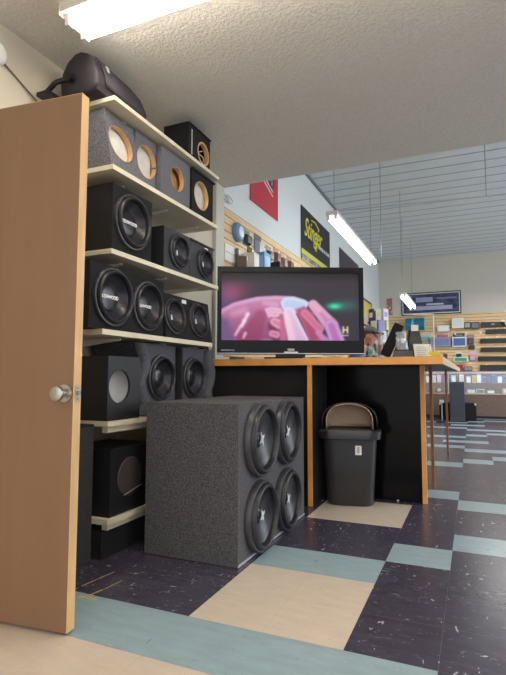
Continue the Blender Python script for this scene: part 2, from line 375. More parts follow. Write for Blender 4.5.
def woofer(root, mp, ang, y, z, r, style='std', logo=None, proud=.0):
    p = mp(y, z, .001)
    rot = (0, -0.0, 0)
    o_root = None
    R = r
    fr = lathe_x(B(), [(R*.90,-.01),(R,0),(R,.010+proud),(R*.975,.016+proud),(R*.93,.017+proud),(R*.915,.010+proud)], 56)
    # screws round the frame
    for i in range(8):
        a = 2*PI*i/8+.2; lathe_x(fr, [(.0001,.0185+proud),(.005,.0185+proud),(.005,.012+proud)], 8, 0, R*.955*math.cos(a), R*.955*math.sin(a))
    # tilt about Y so that the local x axis is the baffle normal (top leans back by ang<0)
    fo = obj('woofer', fr, M_FRAME, root, p, (0, math.atan2(math.sin(ang), math.cos(ang)), 0), smooth=True)
    hs = .016+.02*(r/.16)
    prof = []
    for k in range(11):
        t = PI*k/10; prof.append((R*(.915-.0775*(1-math.cos(t))), .008+proud+hs*math.sin(t)*.8))
    obj('surround', lathe_x(B(), prof, 56), M_RUB, fo, smooth=True)
    ri = R*.76
    dep = (.20 if style == 'star' else .34)*r
    obj('cone', lathe_x(B(), [(ri,.008+proud),(ri*.98,.005+proud),(ri*.66,-dep*.42+proud),(ri*.40,-dep*.74+proud),(ri*.30,-dep*.80+proud)], 56), M_CONE, fo, smooth=True)
    if style == 'star':      # big competition woofer: bright ring, star-shaped centre badge
        xx = -dep*.80+proud
        dc = [(ri*.34,xx)]
        for k in range(1,7): dc.append((ri*.34*math.cos(k*PI/12.2), xx+.028*math.sin(k*PI/12)))
        obj('dust_cap', lathe_x(B(), dc, 40, cap1=True), M_DUST, fo, smooth=True)
        b2 = B()
        n = 4
        xx2 = xx+.032
        pts = []
        for k in range(n*2):
            rr = ri*.30 if k%2==0 else ri*.10; a = 2*PI*k/(n*2)+.5
            pts.append((xx2, rr*math.cos(a)*.8, rr*math.sin(a)))
        loft(b2, [pts, [(x+.005,y_,z_) for x,y_,z_ in pts]])
        obj('badge', b2, mat('badge_silver',(214,214,216),.35), fo)
    else:
        xx = -dep*.62+proud
        R1 = ri*(.62 if style=='wide' or logo else .46)
        xr = -dep*(.46 if style=='wide' or logo else .68)+proud; rise = .12 if logo else .30
        dc = [(R1, xr)]
        for k in range(1,8): dc.append((R1*math.cos(k*PI/14.2), xr+R1*rise*math.sin(k*PI/14)))
        obj('dust_cap', lathe_x(B(), dc, 44, cap1=True), M_DUST, fo, smooth=True)
        if logo:
            lx = xr+R1*rise+.002
            text('lettering', logo, r*.165, M_WHITE, fo, (lx, -r*.02, -r*.0), FX, xs=.95, ext=.0006, weight=.0012)
        if style == 'badge':
            obj('badge', loft(B(), [[(xr+R1*rise+.001, a, b) for a,b in ((-.012,-.02),(.010,-.02),(.004,.012),(-.008,.016))], [(xr+R1*rise+.004, a, b) for a,b in ((-.012,-.02),(.010,-.02),(.004,.012),(-.008,.016))]]), M_SILV, fo)
    return fo
def woofered(name, label, y0,y1,z0,h,xf,depth,subs,m,style='std',logo=None,xt=0,group=None,proud=0, cat='subwoofer'):
    root, mp, ang, L = enclosure(name, label, cat, y0,y1,z0,h,xf,depth,[(y,z,r*.93) for y,z,r in subs],m,xt=xt,group=group)
    for y,z,r in subs: woofer(root, mp, ang, y, z, r, style, logo, proud)
    return root

# big four-woofer box on the floor
G4 = None
root = woofered('subwoofer_enclosure', 'large charcoal-carpeted floor box with four big woofers in a square', 2.285,3.335,.004,.79,-1.075,.545,
    [(-.268,.592,.198),(.148,.592,.196),(-.268,.190,.186),(.148,.188,.185)], M_CHARC, style='star', proud=.018)
obj('base_edge', bx(.001,.004,-.525,.525,0,.012), M_SILV, root)

# ------------------------------------------------------------------ wall shelving
SH = [(2.438,2.08,3.295,.024),(2.058,2.08,3.285,.026),(1.603,2.085,3.295,.026),(1.174,2.03,3.21,.028),(.70,2.09,3.30,.026),(.205,2.105,3.30,.028)]
sv = thing('wall_shelving', 'cream painted wall shelving holding the speaker boxes', 'shelf', (-1.95,2.69,0))
def sbx(x0,x1,y0,y1,z0,z1): return bx(x0+1.95,x1+1.95,y0-2.69,y1-2.69,z0,z1)
for k,(z,a,b,t) in enumerate(SH):
    s = obj('shelf_board', sbx(XW+.001,-1.72,a,b,z-t,z), M_SHELF, sv, bevel=.002)
    if k >= 4:
        obj('front_cleat', sbx(-1.78,-1.745,a+.03,b,z-t-.035,z-t), M_SHELF, s)
for y in (2.30,2.75,3.16):
    obj('standard', sbx(XW+.001,XW+.014,y-.012,y+.012,.02,2.44), M_WPAINT, sv)
    for z,a,b,t in SH[:5]:
        bm = B(); W_=.004
        pts = [(XW+.016,z-t-.001),(-1.82,z-t-.001),(-1.82,z-t-.012),(XW+.016,z-t-.05)]
        loft(bm, [[(p+1.95, y-2.69-W_, q) for p,q in pts],[(p+1.95, y-2.69+W_, q) for p,q in pts]])
        obj('bracket', bm, M_WPAINT, sv)

EPS = .001
# on the top board
sp = thing('wedge_speaker', 'black wedge-shaped loudspeaker lying on its side on the top shelf', 'speaker', (-1.885,2.255,2.438+EPS))
def ring(y, pts, s=1, dx=0, dz=0): return [(p*s+dx, y, q*s+dz) for p,q in pts]
cap = [(-.150,.02),(-.158,.09),(-.146,.16),(-.110,.218),(-.06,.252),(-.02,.256),(.03,.235),(.075,.18),(.105,.11),(.113,.05),(.10,.015),(.04,.004),(-.10,.004)]
bm = B()
def cr(y, s): 
    c = (-.03,.12); return [(c[0]+(p-c[0])*s, y, c[1]+(q-c[1])*s-(1-s)*.04) for p,q in cap]
loft(bm, [cr(-.252,.55),cr(-.248,.85),cr(-.238,.97),cr(-.225,1.0),cr(.12,.93),cr(.21,.87),cr(.225,.82),cr(.235,.6)])
bb = obj('cabinet', bm, M_SPK, sp, smooth=True)
# grille: a curved panel over the front-right side
gr = [(.035,.242),(.080,.187),(.111,.113),(.121,.05)]
bm = B()
def gring(y, s, off):
    c = (-.03,.12); return [(c[0]+(p-c[0])*s+off, y, c[1]+(q-c[1])*s-(1-s)*.04) for p,q in gr]
A = [gring(-.19,1.0,0), gring(.12,.93,0), gring(.18,.885,0)]
V = [[bm.verts.new(p) for p in r] for r in A]
for a,b in zip(V,V[1:]):
    for i in range(3): bm.faces.new((a[i],a[i+1],b[i+1],b[i]))
g = obj('grille', bm, mat('speaker_grille', (54,49,54), .7, noise=.35, nscale=400), sp, smooth=True)
mod = g.modifiers.new('s','SOLIDIFY'); mod.thickness = .003; mod.offset = 0
obj('maker_plate', loft(B(), [[(.089,-.165,.185),(.089,-.148,.185),(.104,-.148,.148),(.104,-.165,.148)],[(.094,-.165,.187),(.094,-.148,.187),(.109,-.148,.150),(.109,-.165,.150)]]), M_SILV, sp)
bm = path(B(), [(-.06,-.262,.10),(-.13,-.30,.07),(-.19,-.30,.03)], .014, 10); tube(bm, (-.06,-.25,.10),(-.06,-.285,.10),.024,16)
obj('bracket_arm', bm, M_BLKP, sp, smooth=True)
obj('bracket_foot', bx(-.235,-.15,-.33,-.24,.0,.022), M_BLKP, sp, bevel=.003)
# open black box at the right end of the top board
root,_,_,_ = enclosure('speaker_box', 'small empty black box with a wood-edged hole at the right of the top shelf', 'speaker box', 2.885,3.195,2.438+EPS,.236,-1.745,.20,[(.055,.10,.085)],M_BLKC,rim=M_MDF,rimw=.014)
obj('coiled_wire', path(B(), [(-.02+.02*math.sin(t*.9), .05+.03*math.cos(t*.8), .05+.012*t) for t in range(8)], .004, 6), M_SILV, root)
obj('top_flap', bx(-.20,.008,-.158,.158,.2365,.246), M_BLKC, root)
obj('tape_strip', bx(.0012,.003,-.118,-.104,.03,.21), M_SILV, root)

# second board
z = 2.058+EPS
enclosure('speaker_box', 'grey carpeted wedge box with a slanted front and wood-lined hole', 'speaker box', 2.10,2.36,z,.335,-1.745,.27,[(-.015,.180,.103)],M_GRYC,xt=-.065,rim=M_MDF,rimw=.003,lining=M_WADD)
enclosure('speaker_box', 'grey carpeted box whose tall hole shows white lining', 'speaker box', 2.372,2.585,z,.338,-1.80,.20,[(.01,.185,.100)],M_GRYC,rim=M_MDF,rimw=.003,lining=M_WADD)
root,_,_,_ = enclosure('speaker_box', 'square grey carpeted box with a round wooden hole low in its face', 'speaker box', 2.597,2.945,z,.335,-1.765,.30,[(.012,.180,.080)],M_GRYC,rim=M_MDF,rimw=.002)
obj('inside_board', bx(-.07,-.06,-.14,.14,.01,.32), M_MDF, root)
root,_,_,_ = enclosure('speaker_box', 'black carpeted box with a pale hole at the right end of the second shelf', 'speaker box', 2.957,3.265,z,.315,-1.755,.26,[(-.02,.168,.103)],M_BLKC,rim=M_MDF,rimw=.006,lining=M_WADD)
obj('lid', bx(-.26,.012,-.165,.168,.3155,.328), M_BLKC, root)

# third board
z = 1.603+EPS
woofered('subwoofer_enclosure', 'tall black single woofer box at the left of the third shelf', 2.115,2.475,z,.372,-1.745,.33,[(-.012,.193,.158)],M_BLKC,logo='KENWOOD')
woofered('subwoofer_enclosure', 'small black box with one compact woofer, left one of the small pair', 2.600,2.912,z,.270,-1.74,.30,[(.015,.138,.112)],M_BLKV,style='badge')
root = woofered('subwoofer_enclosure', 'small black box with one compact woofer and a white sticker above it', 2.925,3.255,z,.262,-1.745,.28,[(.035,.135,.105)],M_BLKV,style='badge')
obj('sticker', bx(.001,.0025,.035,.085,.225,.252), M_WHITE, root)
obj('top_lip', bx(-.28,.01,-.167,.172,.2625,.272), M_BLKV, root)

# fourth board
z = 1.174+EPS
woofered('subwoofer_enclosure', 'wide black box with two large lettered woofers side by side', 1.955,2.612,z,.342,-1.745,.36,[(-.150,.176,.157),(.160,.168,.147)],M_BLKC,logo='KENWOOD')
root = woofered('subwoofer_enclosure', 'low black box with two smaller badged woofers and slanted front', 2.632,3.228,z,.285,-1.73,.32,[(-.195,.142,.118),(.115,.148,.122)],M_BLKC,style='badge',xt=-.04)
obj('sticker', bx(-.033,-.031,-.075,-.02,.244,.268), M_WHITE, root)
a = thing('crossover_network', 'small black component with a white label by the television', 'component', (-1.93,3.40,1.0755))
obj('housing', bx(-.05,.05,-.04,.05,0,.25), M_BLKP, a, bevel=.004); obj('bracket', bx(-.03,.06,-.045,-.041,.20,.27), M_METAL, a)
obj('label', bx(.051,.0525,-.03,.03,.17,.19), M_WHITE, a); obj('cord', path(B(), [(.055,0,.10),(.07,.02,.06),(.06,.03,.02),(.08,.05,.005)], .004, 6), M_BLKP, a)

# fifth board
z = .70+EPS
root,_,_,_ = enclosure('speaker_box', 'smooth black box with a grey round port, standing on the fifth shelf', 'speaker box', 2.10,2.372,z,.338,-1.735,.30,[(-.040,.178,.088)],M_BLKV,rim=M_BLKV,rimw=0)
obj('port_lining', lathe_x(B(), [(.0875,-.012),(.083,-.03),(.062,-.05),(.03,-.058),(.004,-.06)], 40, cy=-.040, cz=.178, cap1=True), mat('port_grey',(150,150,150),.5), root, smooth=True)
# sculpted twin box
W0,W1,HH = 2.40,3.40,.43
root = thing('subwoofer_enclosure', 'sculpted grey-carpeted box with wavy ends and two recessed woofers', 'subwoofer', (-1.79,2.90,z))
bm = B()
N = 14
def wave(zz): return .028*math.sin(zz/HH*PI*3.2+.6)
hl = [(-.245,.225,.142),(.150,.225,.142)]
L_, R_ = [], []
for k in range(N+1):
    zz = HH*k/N; L_.append((-.47+wave(zz), zz)); R_.append((.47+wave(zz+.05)*.9, zz))
outline = L_ + R_[::-1]
fr_ = [bm.verts.new((0,y,zz)) for y,zz in outline]; bk = [bm.verts.new((-.33,y,zz)) for y,zz in outline]
n = len(outline)
for i in range(n): bm.faces.new((fr_[i],fr_[(i+1)%n],bk[(i+1)%n],bk[i]))
bm.faces.new(bk)
ed = [bm.edges.get((fr_[i],fr_[(i+1)%n])) for i in range(n)]
for (y,zz,r) in hl:
    vs = [bm.verts.new((0,y+r*.95*math.cos(2*PI*i/40), zz+r*.95*math.sin(2*PI*i/40))) for i in range(40)]
    ed += [bm.edges.new((vs[i],vs[(i+1)%40])) for i in range(40)]
bmesh.ops.triangle_fill(bm, use_beauty=True, edges=ed)
kill = [f for f in bm.faces for (y,zz,r) in hl if all(abs(v.co.x)<1e-5 and (v.co-Vector((0,y,zz))).length < r*.97 for v in f.verts)]
bmesh.ops.delete(bm, geom=list(set(kill)), context='FACES_ONLY')
obj('enclosure', bm, M_SCUL, root)
mpf = lambda y,zz,off=0: (off,y,zz)
for (y,zz,r) in hl: woofer(root, mpf, 0, y, zz, r, 'wide', proud=.004)
for k,(ya) in enumerate((-.442,-.048,.372)):
    # padded end columns; the middle strip is coloured dark for the slot's shade
    b2 = B(); rings = []
    for q in range(13):
        zz = .006+(HH-.012)*q/12; wv = .028*math.sin(q/12*PI*3.2+.6+k); wd = .048 if k != 1 else .022
        rings.append([(.0+dx, ya+wv*(k!=1)+dy, zz) for dx,dy in ((.001,-wd),(.022,-wd*.85),(.04,-wd*.3),(.04,wd*.3),(.022,wd*.85),(.001,wd))])
    loft(b2, rings); obj('column_or_slot', b2, M_SCUL if k!=1 else M_INK, root, smooth=True)

# sixth board and the floor under it
z = .205+EPS
root,_,_,_ = enclosure('speaker_box', 'black box with a dull round brown grille on the lowest shelf', 'speaker box', 2.135,2.52,z,.345,-1.735,.32,[(-.03,.185,.105)],M_BLKV)
obj('grille', lathe_x(B(), [(.104,.001),(.100,.006),(.06,.010),(.003,.011)], 40, cy=-.03, cz=.185, cap1=True), mat('brown_grille',(66,60,56),.6,noise=.25,nscale=200), root, smooth=True)
obj('trim_line', path(B(), [(.012,-.09,.095),(.012,.06,.125)], .0022, 6), M_SILV, root)
root,_,_,_ = enclosure('speaker_box', 'plain black box on the floor under the lowest shelf', 'speaker box', 2.11,3.15,.001,.135,-1.76,.36,[(.0,.07,.045)],M_BLKC,rim=M_BLKV)
root = thing('carpeted_box', 'upright dark grey carpeted box on the floor beside the door edge', 'speaker box', (-1.98,1.945,.001))
obj('enclosure', bx(-.17,.17,-.135,.145,0,.672), M_CHARD, root, bevel=.006)
obj('top_panel', bx(-.17,.17,-.135,.145,.6725,.684), M_BLKC, root)
obj('terminal_cup', lathe_y(B(), [(.03,-.14),(.03,-.137),(.02,-.1355)], c=(0,0,.3)), M_BLKP, root)

# ------------------------------------------------------------------ counter
CX = -1.25
ct = thing('sales_counter', 'black panelled sales counter with a honey wood edged top', 'counter', (CX,3.9,0))
def cb(x0,x1,y0,y1,z0,z1): return bx(x0-CX,x1-CX,y0-3.9,y1-3.9,z0,z1)
XRt = -.180
top = obj('countertop', cb(-2.158,XRt-.012,3.572,4.6,1.022,1.068), mat('counter_top_laminate',(96,90,84),.4), ct)
bm = cb(-2.175,XRt,3.56,3.572,1.018,1.070); obj('front_edging', bm, M_OAK, top, bevel=.002)
obj('side_top', cb(-.80,XRt-.012,4.6,8.3,1.022,1.068), mat('counter_top_laminate',(96,90,84),.4), ct)
obj('side_edging', cb(XRt-.012,XRt,3.572,8.3,1.018,1.070), mat('pale_edging',(196,176,142),.5), top)
obj('rear_panel', cb(-1.09,-.365,4.0,4.02,0,1.021), M_BLKG, ct)
obj('divider_panel', cb(-1.115,-1.095,3.60,4.02,0,1.021), M_BLKC, ct)
obj('edge_post', cb(-1.122,-1.092,3.575,3.60,0,1.018), M_OAK, ct)
obj('edge_post', cb(-.368,-.335,3.985,4.02,0,1.021), M_OAK, ct)
obj('left_panel', cb(-2.17,-1.122,3.615,3.63,0,1.021), M_BLKC, ct)
obj('end_panel', cb(-.385,-.37,4.02,4.5,0,1.021), M_BLKG, ct)
obj('leg', cb(-.345,-.320,4.54,4.575,0,1.021), mat('dark_oak',(150,98,56),.5), ct)
obj('leg', cb(-.330,-.305,6.82,6.86,0,1.021), mat('dark_oak',(150,98,56),.5), ct)
obj('leg', cb(-.78,-.74,8.2,8.24,0,1.021), mat('dark_oak',(150,98,56),.5), ct)
obj('floor_screw', lathe_x(B(), [(.01,0),(.008,.006),(.002,.008)], 12, cap0=True, cap1=True), M_WHITE, ct, (-.545-CX,3.975-3.9,.006), (0,-PI/2,0))

# ------------------------------------------------------------------ bin
bn = thing('waste_bin', 'charcoal swing-top waste bin with a tan flap in front of the counter', 'bin', (-.862,3.80,.001), .20)
def rr(w,d,z,n=8,r=.06,yo=0):
    r = min(r,w-.001,d-.001)
    pts = []
    for sx,sy,a0 in ((1,1,0),(-1,1,PI/2),(-1,-1,PI),(1,-1,3*PI/2)):
        for k in range(n):
            a = a0+PI/2*k/(n-1); pts.append((sx*(w-r)+r*math.cos(a), yo+sy*(d-r)+r*math.sin(a), z))
    return pts
obj('body', loft(B(), [rr(.158,.100,0,r=.08),rr(.168,.108,.012,r=.08),rr(.184,.124,.30,r=.08),rr(.196,.135,.490,r=.08)]), M_CHAR, bn, smooth=True)
obj('rim', loft(B(), [rr(.198,.136,.478,r=.08),rr(.224,.158,.482,r=.085),rr(.228,.160,.535,r=.085),rr(.216,.150,.548,r=.08),rr(.19,.125,.546,r=.08)]), mat('bin_lid_plastic',(38,38,40),.32), bn, smooth=True)
# hood: half dome open to the front
bm = B(); rings = []
hw, hh_, hd = .195, .190, .125
for k in range(9):
    t = k/8; yy = -.085+t*.215
    s = math.sqrt(max(0.02, 1-(t**2.2)))
    rings.append([(-hw*(.62+.38*s if True else 1)*math.cos(a)*(1+.05*(1-abs(math.cos(a)))), yy, .548+hh_*s*(math.sin(a)**.55 if math.sin(a)>0 else 0)) for a in [PI*i/20 for i in range(21)]])
V = [[bm.verts.new(p) for p in r] for r in rings]
for a,b in zip(V,V[1:]):
    for i in range(20): bm.faces.new((a[i],a[i+1],b[i+1],b[i]))
hd_ = obj('hood', bm, mat('bin_lid_plastic',(38,38,40),.32), bn, smooth=True)
md = hd_.modifiers.new('s','SOLIDIFY'); md.thickness = .008; md.offset = 1
# tan flap: curved panel inside the hood
bm = B(); rings = []
for k in range(7):
    t = k/6; yy = -.108+t*.17; s = math.sqrt(max(0.05,1-t**2*.97))
    rings.append([(-.165*(.80+.20*s)*math.cos(a), yy, .552+.180*s*(math.sin(a)**.5 if math.sin(a)>0 else 0)) for a in [PI*i/20 for i in range(21)]])
V = [[bm.verts.new(p) for p in r] for r in rings]
for a,b in zip(V,V[1:]):
    for i in range(20): bm.faces.new((a[i],a[i+1],b[i+1],b[i]))
bm.faces.new(V[-1])
fl_ = obj('swing_flap', bm, M_TAUPE, bn, smooth=True)
md = fl_.modifiers.new('s','SOLIDIFY'); md.thickness = .006; md.offset = 1
o = obj('sticker', bx(-.0225,.0225,-.0015,0,-.035,.035), M_WHITE, bn, (.062,-.1325,.405), (-.07,0,0))
obj('sticker_print', bx(-.008,.008,-.0022,-.0016,-.022,.022), pm((170,168,165)), o)

# ------------------------------------------------------------------ television
tv = thing('television', 'wide black flat-screen television on the counter showing two hands', 'television', (-1.335,3.822,1.0715), math.atan2(.52,1.085))
TW,TH,TB = .592,.708,.040      # half width, height, bottom gap
bm = bx(-TW,TW,.012,.07,TB,TB+TH); obj('back_cover', bm, M_BLKP, tv, bevel=.01)
bm = bx(-.33,.33,.07,.11,TB+.12,TB+.5); obj('rear_housing', bm, M_BLKP, tv, bevel=.01)
bz = B(); sx0,sx1,sz0,sz1 = -TW+.035,TW-.035,TB+.112,TB+TH-.045
box(bz,-TW,sx0,-.012,.012,TB,TB+TH); box(bz,sx1,TW,-.012,.012,TB,TB+TH); box(bz,sx0,sx1,-.012,.012,TB,sz0); box(bz,sx0,sx1,-.012,.012,sz1,TB+TH)
bez = obj('bezel', bz, M_TVB, tv)
obj('silver_lip', bx(-TW,TW,-.0145,-.0122,TB+.004,TB+.010), M_SILV, bez)
text('lettering', 'VIZIO', .022, M_WHITE, bez, (.0,-.0135,TB+.036), (PI/2,0,0), ext=.0006, weight=.0006)
obj('status_bar', bx(-.055,.055,-.0155,-.0122,TB+.008,TB+.022), M_WHITE, bez)
obj('trim_highlight', bx(-.56,-.45,-.0135,-.0122,TB+.030,TB+.034), M_SILV, bez)
st = obj('stand_neck', bx(-.12,.12,.025,.06,.016,TB+.02), M_BLKP, tv)
bm = loft(B(), [rr(.30,.12,0,r=.08),rr(.30,.12,.010,r=.08),rr(.27,.10,.016,r=.08)]); obj('stand_base', bm, M_TVB, tv, (0,.06,0), smooth=True)
# picture on the screen
NX,NZ = 300,156
W_px, H_px = 143., 69.            # the screen as measured on the photograph
def cap_d(px,py,a,b,ra,rb):
    ax,ay = a; bx_,by_ = b; dx,dy = bx_-ax, by_-ay; t = np.clip(((px-ax)*dx+(py-ay)*dy)/(dx*dx+dy*dy),0,1)
    return np.hypot(px-ax-t*dx, py-ay-t*dy) - (ra+(rb-ra)*t)
U,Vv = np.meshgrid(np.linspace(221,364,NX+1), np.linspace(341,272,NZ+1))
img = np.zeros(U.shape+(3,))
gx = (U-221)/143; gy = (Vv-272)/69
img[:] = np.array([52,46,58])
img += (np.exp(-(((U-232)/16)**2+((Vv-292)/12)**2))[...,None]*np.array([88,10,30]))
img += (np.exp(-(((U-223)/14)**2+((Vv-305)/18)**2))[...,None]*np.array([10,20,50]))
img += (np.exp(-(((U-338)/7)**2+((Vv-306)/3.2)**2))[...,None]*np.array([0,170,100]))
img += (np.exp(-(((U-350)/14)**2+((Vv-305)/6)**2))[...,None]*np.array([0,50,35]))
img *= (1-.55*np.clip(1-gy*6,0,1))[...,None]
def put(d, c0, c1, soft=1.0, rim=(235,205,240), rimw=1.6, grad=None):
    global img
    a = np.clip(.5-d/soft,0,1)[...,None]
    t = np.clip((Vv-298)/40,0,1)[...,None] if grad is None else grad[...,None]
    c = np.array(c0)*(1-t)+np.array(c1)*t
    e = np.exp(-((d+rimw)/rimw)**2)[...,None]*.75
    e = e*.7; c = c*(1-e)+np.array(rim)*e
    img = img*(1-a)+c*a
def poly_d(P):
    d = np.full(U.shape,1e9); inside = np.zeros(U.shape,bool)
    n = len(P)
    for i in range(n):
        a,b = P[i],P[(i+1)%n]; d = np.minimum(d, cap_d(U,Vv,a,b,0,0))
        cond = ((a[1]>Vv)!=(b[1]>Vv)) & (U < (b[0]-a[0])*(Vv-a[1])/((b[1]-a[1])+1e-9)+a[0]); inside ^= cond
    return np.where(inside,-d,d)
# the shapes of the picture, in the frame of a 3.265x enlargement
def Q(*pts): return [(215+a/3.265, 280+b/3.265) for a,b in pts]
def C(a, b, ra, rb, c0, c1, soft=1.4, **k):
    a, b = Q(a,b); put(cap_d(U,Vv,a,b,ra/3.265,rb/3.265), c0, c1, soft, **k)
put(poly_d(Q((0,110),(25,92),(60,74),(105,62),(140,54),(205,50),(265,52),(300,62),(312,72),(270,110),(235,150),(225,210),(0,210))), (206,126,172), (146,66,118), 1.4, rimw=2.2, rim=(226,190,240))
C((22,150),(30,205),24,34,(104,84,136),(112,78,130),6,rimw=.2,rim=(104,84,136))
C((150,120),(110,205),22,42,(176,82,128),(150,52,98),5,rimw=.3,rim=(176,82,128))
C((165,75),(205,80),7,9,(222,150,192),(222,150,192),4,rimw=.3,rim=(222,150,192))
C((60,110),(95,100),9,12,(214,140,182),(214,140,182),7,rimw=.3,rim=(214,140,182))
for a_,b_,r_ in (((108,112),(98,132),6),((96,135),(88,152),7),((84,152),(66,182),4),((100,176),(94,190),4)): C(a_,b_,r_,r_*.7,(250,222,240),(240,205,235),2.5,rimw=.3)
put(poly_d(Q((165,95),(185,88),(220,92),(230,110),(205,112),(178,125))), (226,170,205),(226,170,205),2.0,rimw=.8,rim=(240,205,230))
C((185,150),(210,195),10,20,(120,44,84),(120,44,84),4,rimw=.2,rim=(120,44,84))
C((206,112),(196,112),10,11,(232,152,178),(232,152,178),1.3,rimw=1.2,rim=(246,200,215))
C((214,146),(198,138),15,14,(224,138,168),(210,110,150),1.3,rimw=1.2,rim=(244,190,212))
C((205,180),(190,176),12,11,(206,110,150),(206,110,150),1.3,rimw=1,rim=(236,176,200))
C((226,128),(228,205),8,12,(208,96,142),(200,90,138),2,rimw=.3,rim=(208,96,142))
put(poly_d(Q((218,72),(232,56),(262,54),(300,64),(316,72),(310,88),(292,100),(262,112),(236,108),(224,92))), (186,204,242),(176,190,240),1.4,rimw=1.6,rim=(222,232,252))
C((248,108),(282,205),20,34,(238,200,226),(216,168,214),1.5,rimw=1.6,rim=(240,226,248))
C((240,118),(258,205),9,14,(246,214,222),(238,190,210),3,rimw=.3,rim=(246,214,222))
put(poly_d(Q((268,96),(300,84),(330,110),(372,200),(318,200),(296,150))), (196,84,128),(170,58,104),1.6,rimw=.8,rim=(216,120,160))
C((318,120),(352,180),3,5,(126,36,74),(126,36,74),3,rimw=.1,rim=(126,36,74))
C((330,80),(392,150),17,24,(226,132,168),(206,104,150),1.4,rimw=2.4,rim=(206,196,250))
C((392,150),(412,205),24,26,(196,108,164),(186,100,176),2.2,rimw=2.2,rim=(200,190,246))
C((300,108),(352,160),12,14,(216,110,150),(206,98,140),2,rimw=.8,rim=(236,160,190))
C((345,172),(372,200),8,12,(216,130,180),(200,120,190),3,rimw=.5,rim=(226,160,200))
C((326,76),(350,98),5,7,(240,170,192),(240,170,192),4,rimw=.2,rim=(240,170,192))
# channel mark in the corner
dH = np.minimum(np.minimum(cap_d(U,Vv,(347.3,327),(347.3,333),.8,.8), cap_d(U,Vv,(351.7,327),(351.7,333),.8,.8)), cap_d(U,Vv,(347.3,330),(351.7,330),.8,.8))
put(dH, (240,225,170),(240,225,170), .8, rimw=.1, rim=(240,225,170))
put(np.minimum(cap_d(U,Vv,(346.5,335.6),(352.5,335.6),.5,.5), 99), (225,220,215),(225,220,215), .6, rimw=.1, rim=(225,220,215))
g_ = img.mean(axis=2,keepdims=True); img = g_+(img-g_)*.86
for _ in range(2):
    P_ = np.pad(img,((1,1),(1,1),(0,0)),'edge'); img = sum(P_[a:a+img.shape[0],b:b+img.shape[1]] for a in range(3) for b in range(3))/9
img = np.clip(img,0,255)/255; imgl = np.where(img<=.04045, img/12.92, ((img+.055)/1.055)**2.4)
me = bpy.data.meshes.new('screen')
xs = np.linspace(sx0,sx1,NX+1); zs = np.linspace(sz0,sz1,NZ+1)
XX,ZZ = np.meshgrid(xs,zs)
verts = np.stack([XX.ravel(), np.full(XX.size,.006), ZZ.ravel()],1)
idx = np.arange((NX+1)*(NZ+1)).reshape(NZ+1,NX+1)
faces = np.stack([idx[:-1,:-1].ravel(), idx[:-1,1:].ravel(), idx[1:,1:].ravel(), idx[1:,:-1].ravel()],1)
me.from_pydata(verts.tolist(), [], faces.tolist())
ca = me.color_attributes.new('picture','FLOAT_COLOR','POINT')
ca.data.foreach_set('color', np.concatenate([imgl.reshape(-1,3), np.ones((imgl.shape[0]*imgl.shape[1],1))],1).astype(np.float32).ravel())
ms = bpy.data.materials.new('lit_screen'); ms.use_nodes = True; nt = ms.node_tree; b = nt.nodes['Principled BSDF']
at = nt.nodes.new('ShaderNodeAttribute'); at.attribute_name = 'picture'
nt.links.new(at.outputs['Color'], b.inputs['Emission Color']); b.inputs['Emission Strength'].default_value = .80
b.inputs['Base Color'].default_value = (.01,.01,.01,1); b.inputs['Roughness'].default_value = .3; b.inputs['Specular IOR Level'].default_value = .2
me.materials.append(ms)
o = bpy.data.objects.new('screen', me); COL.objects.link(o); o.parent = tv; o['label'] = 'lit picture of two pink hands holding a pale object'
# cable clutter under the set
def at_tv(u, v, z=1.071):
    a = tv.rotation_euler.z; return (-1.345+u*math.cos(a)-v*math.sin(a), 3.815+u*math.sin(a)+v*math.cos(a), z)
for k,(u,v,l,c,lab,nm,cat) in enumerate(((.12,-.10,.05,(70,140,160),'small blue-green cap lying under the middle of the television','bottle_cap','cap'),
      (.30,-.10,.10,(160,154,146),'pale folded paper slip lying under the right half of the television','paper_slip','paper'),
      (-.42,-.06,.12,(60,58,58),'dark remote control under the left half of the television','remote_control','remote control'),
      (-.26,-.10,.10,(206,188,160),'small tan card lying left of the television stand','card','card'))):
    t_ = thing(nm, lab, cat, at_tv(u,v,1.0705), tv.rotation_euler.z)
    obj('body', bx(-l/2,l/2,-.02,.02,0,.014), pm(c), t_, bevel=.003); obj('face', bx(-l/2+.006,l/2-.006,-.014,.014,.0142,.0155), pm(tuple(min(255,x+25) for x in c)), t_)

# ------------------------------------------------------------------ left slatwall and its goods
def slatwall(name, label, axis, a, b, z0, z1, plane, step=.0762):
    bm = B(); z = z0
    def put_(p0,p1,za,zb,mi):
        if axis == 'y': box(bm, plane+p0, plane+p1, a, b, za, zb, mi)
        else: box(bm, a, b, plane-p1, plane-p0, za, zb, mi)
    put_(.001,.008,z0,z1,1)
    while z < z1-.01:
        put_(.008,.019,z+.004,min(z1,z+step-.004),0); z += step
    o = obj(name, bm, [M_SLAT,M_GROOVE]); return tag(o, label, 'slatwall')
slatwall('slatwall_panel', 'maple slatwall along the left wall behind the television', 'y', YE+.02, 12.2, .9, 2.585, XW)
slatwall('slatwall_panel', 'maple slatwall across the far back wall of the store', 'x', XW+.05, 4.5, 1.0, 2.475, YB)
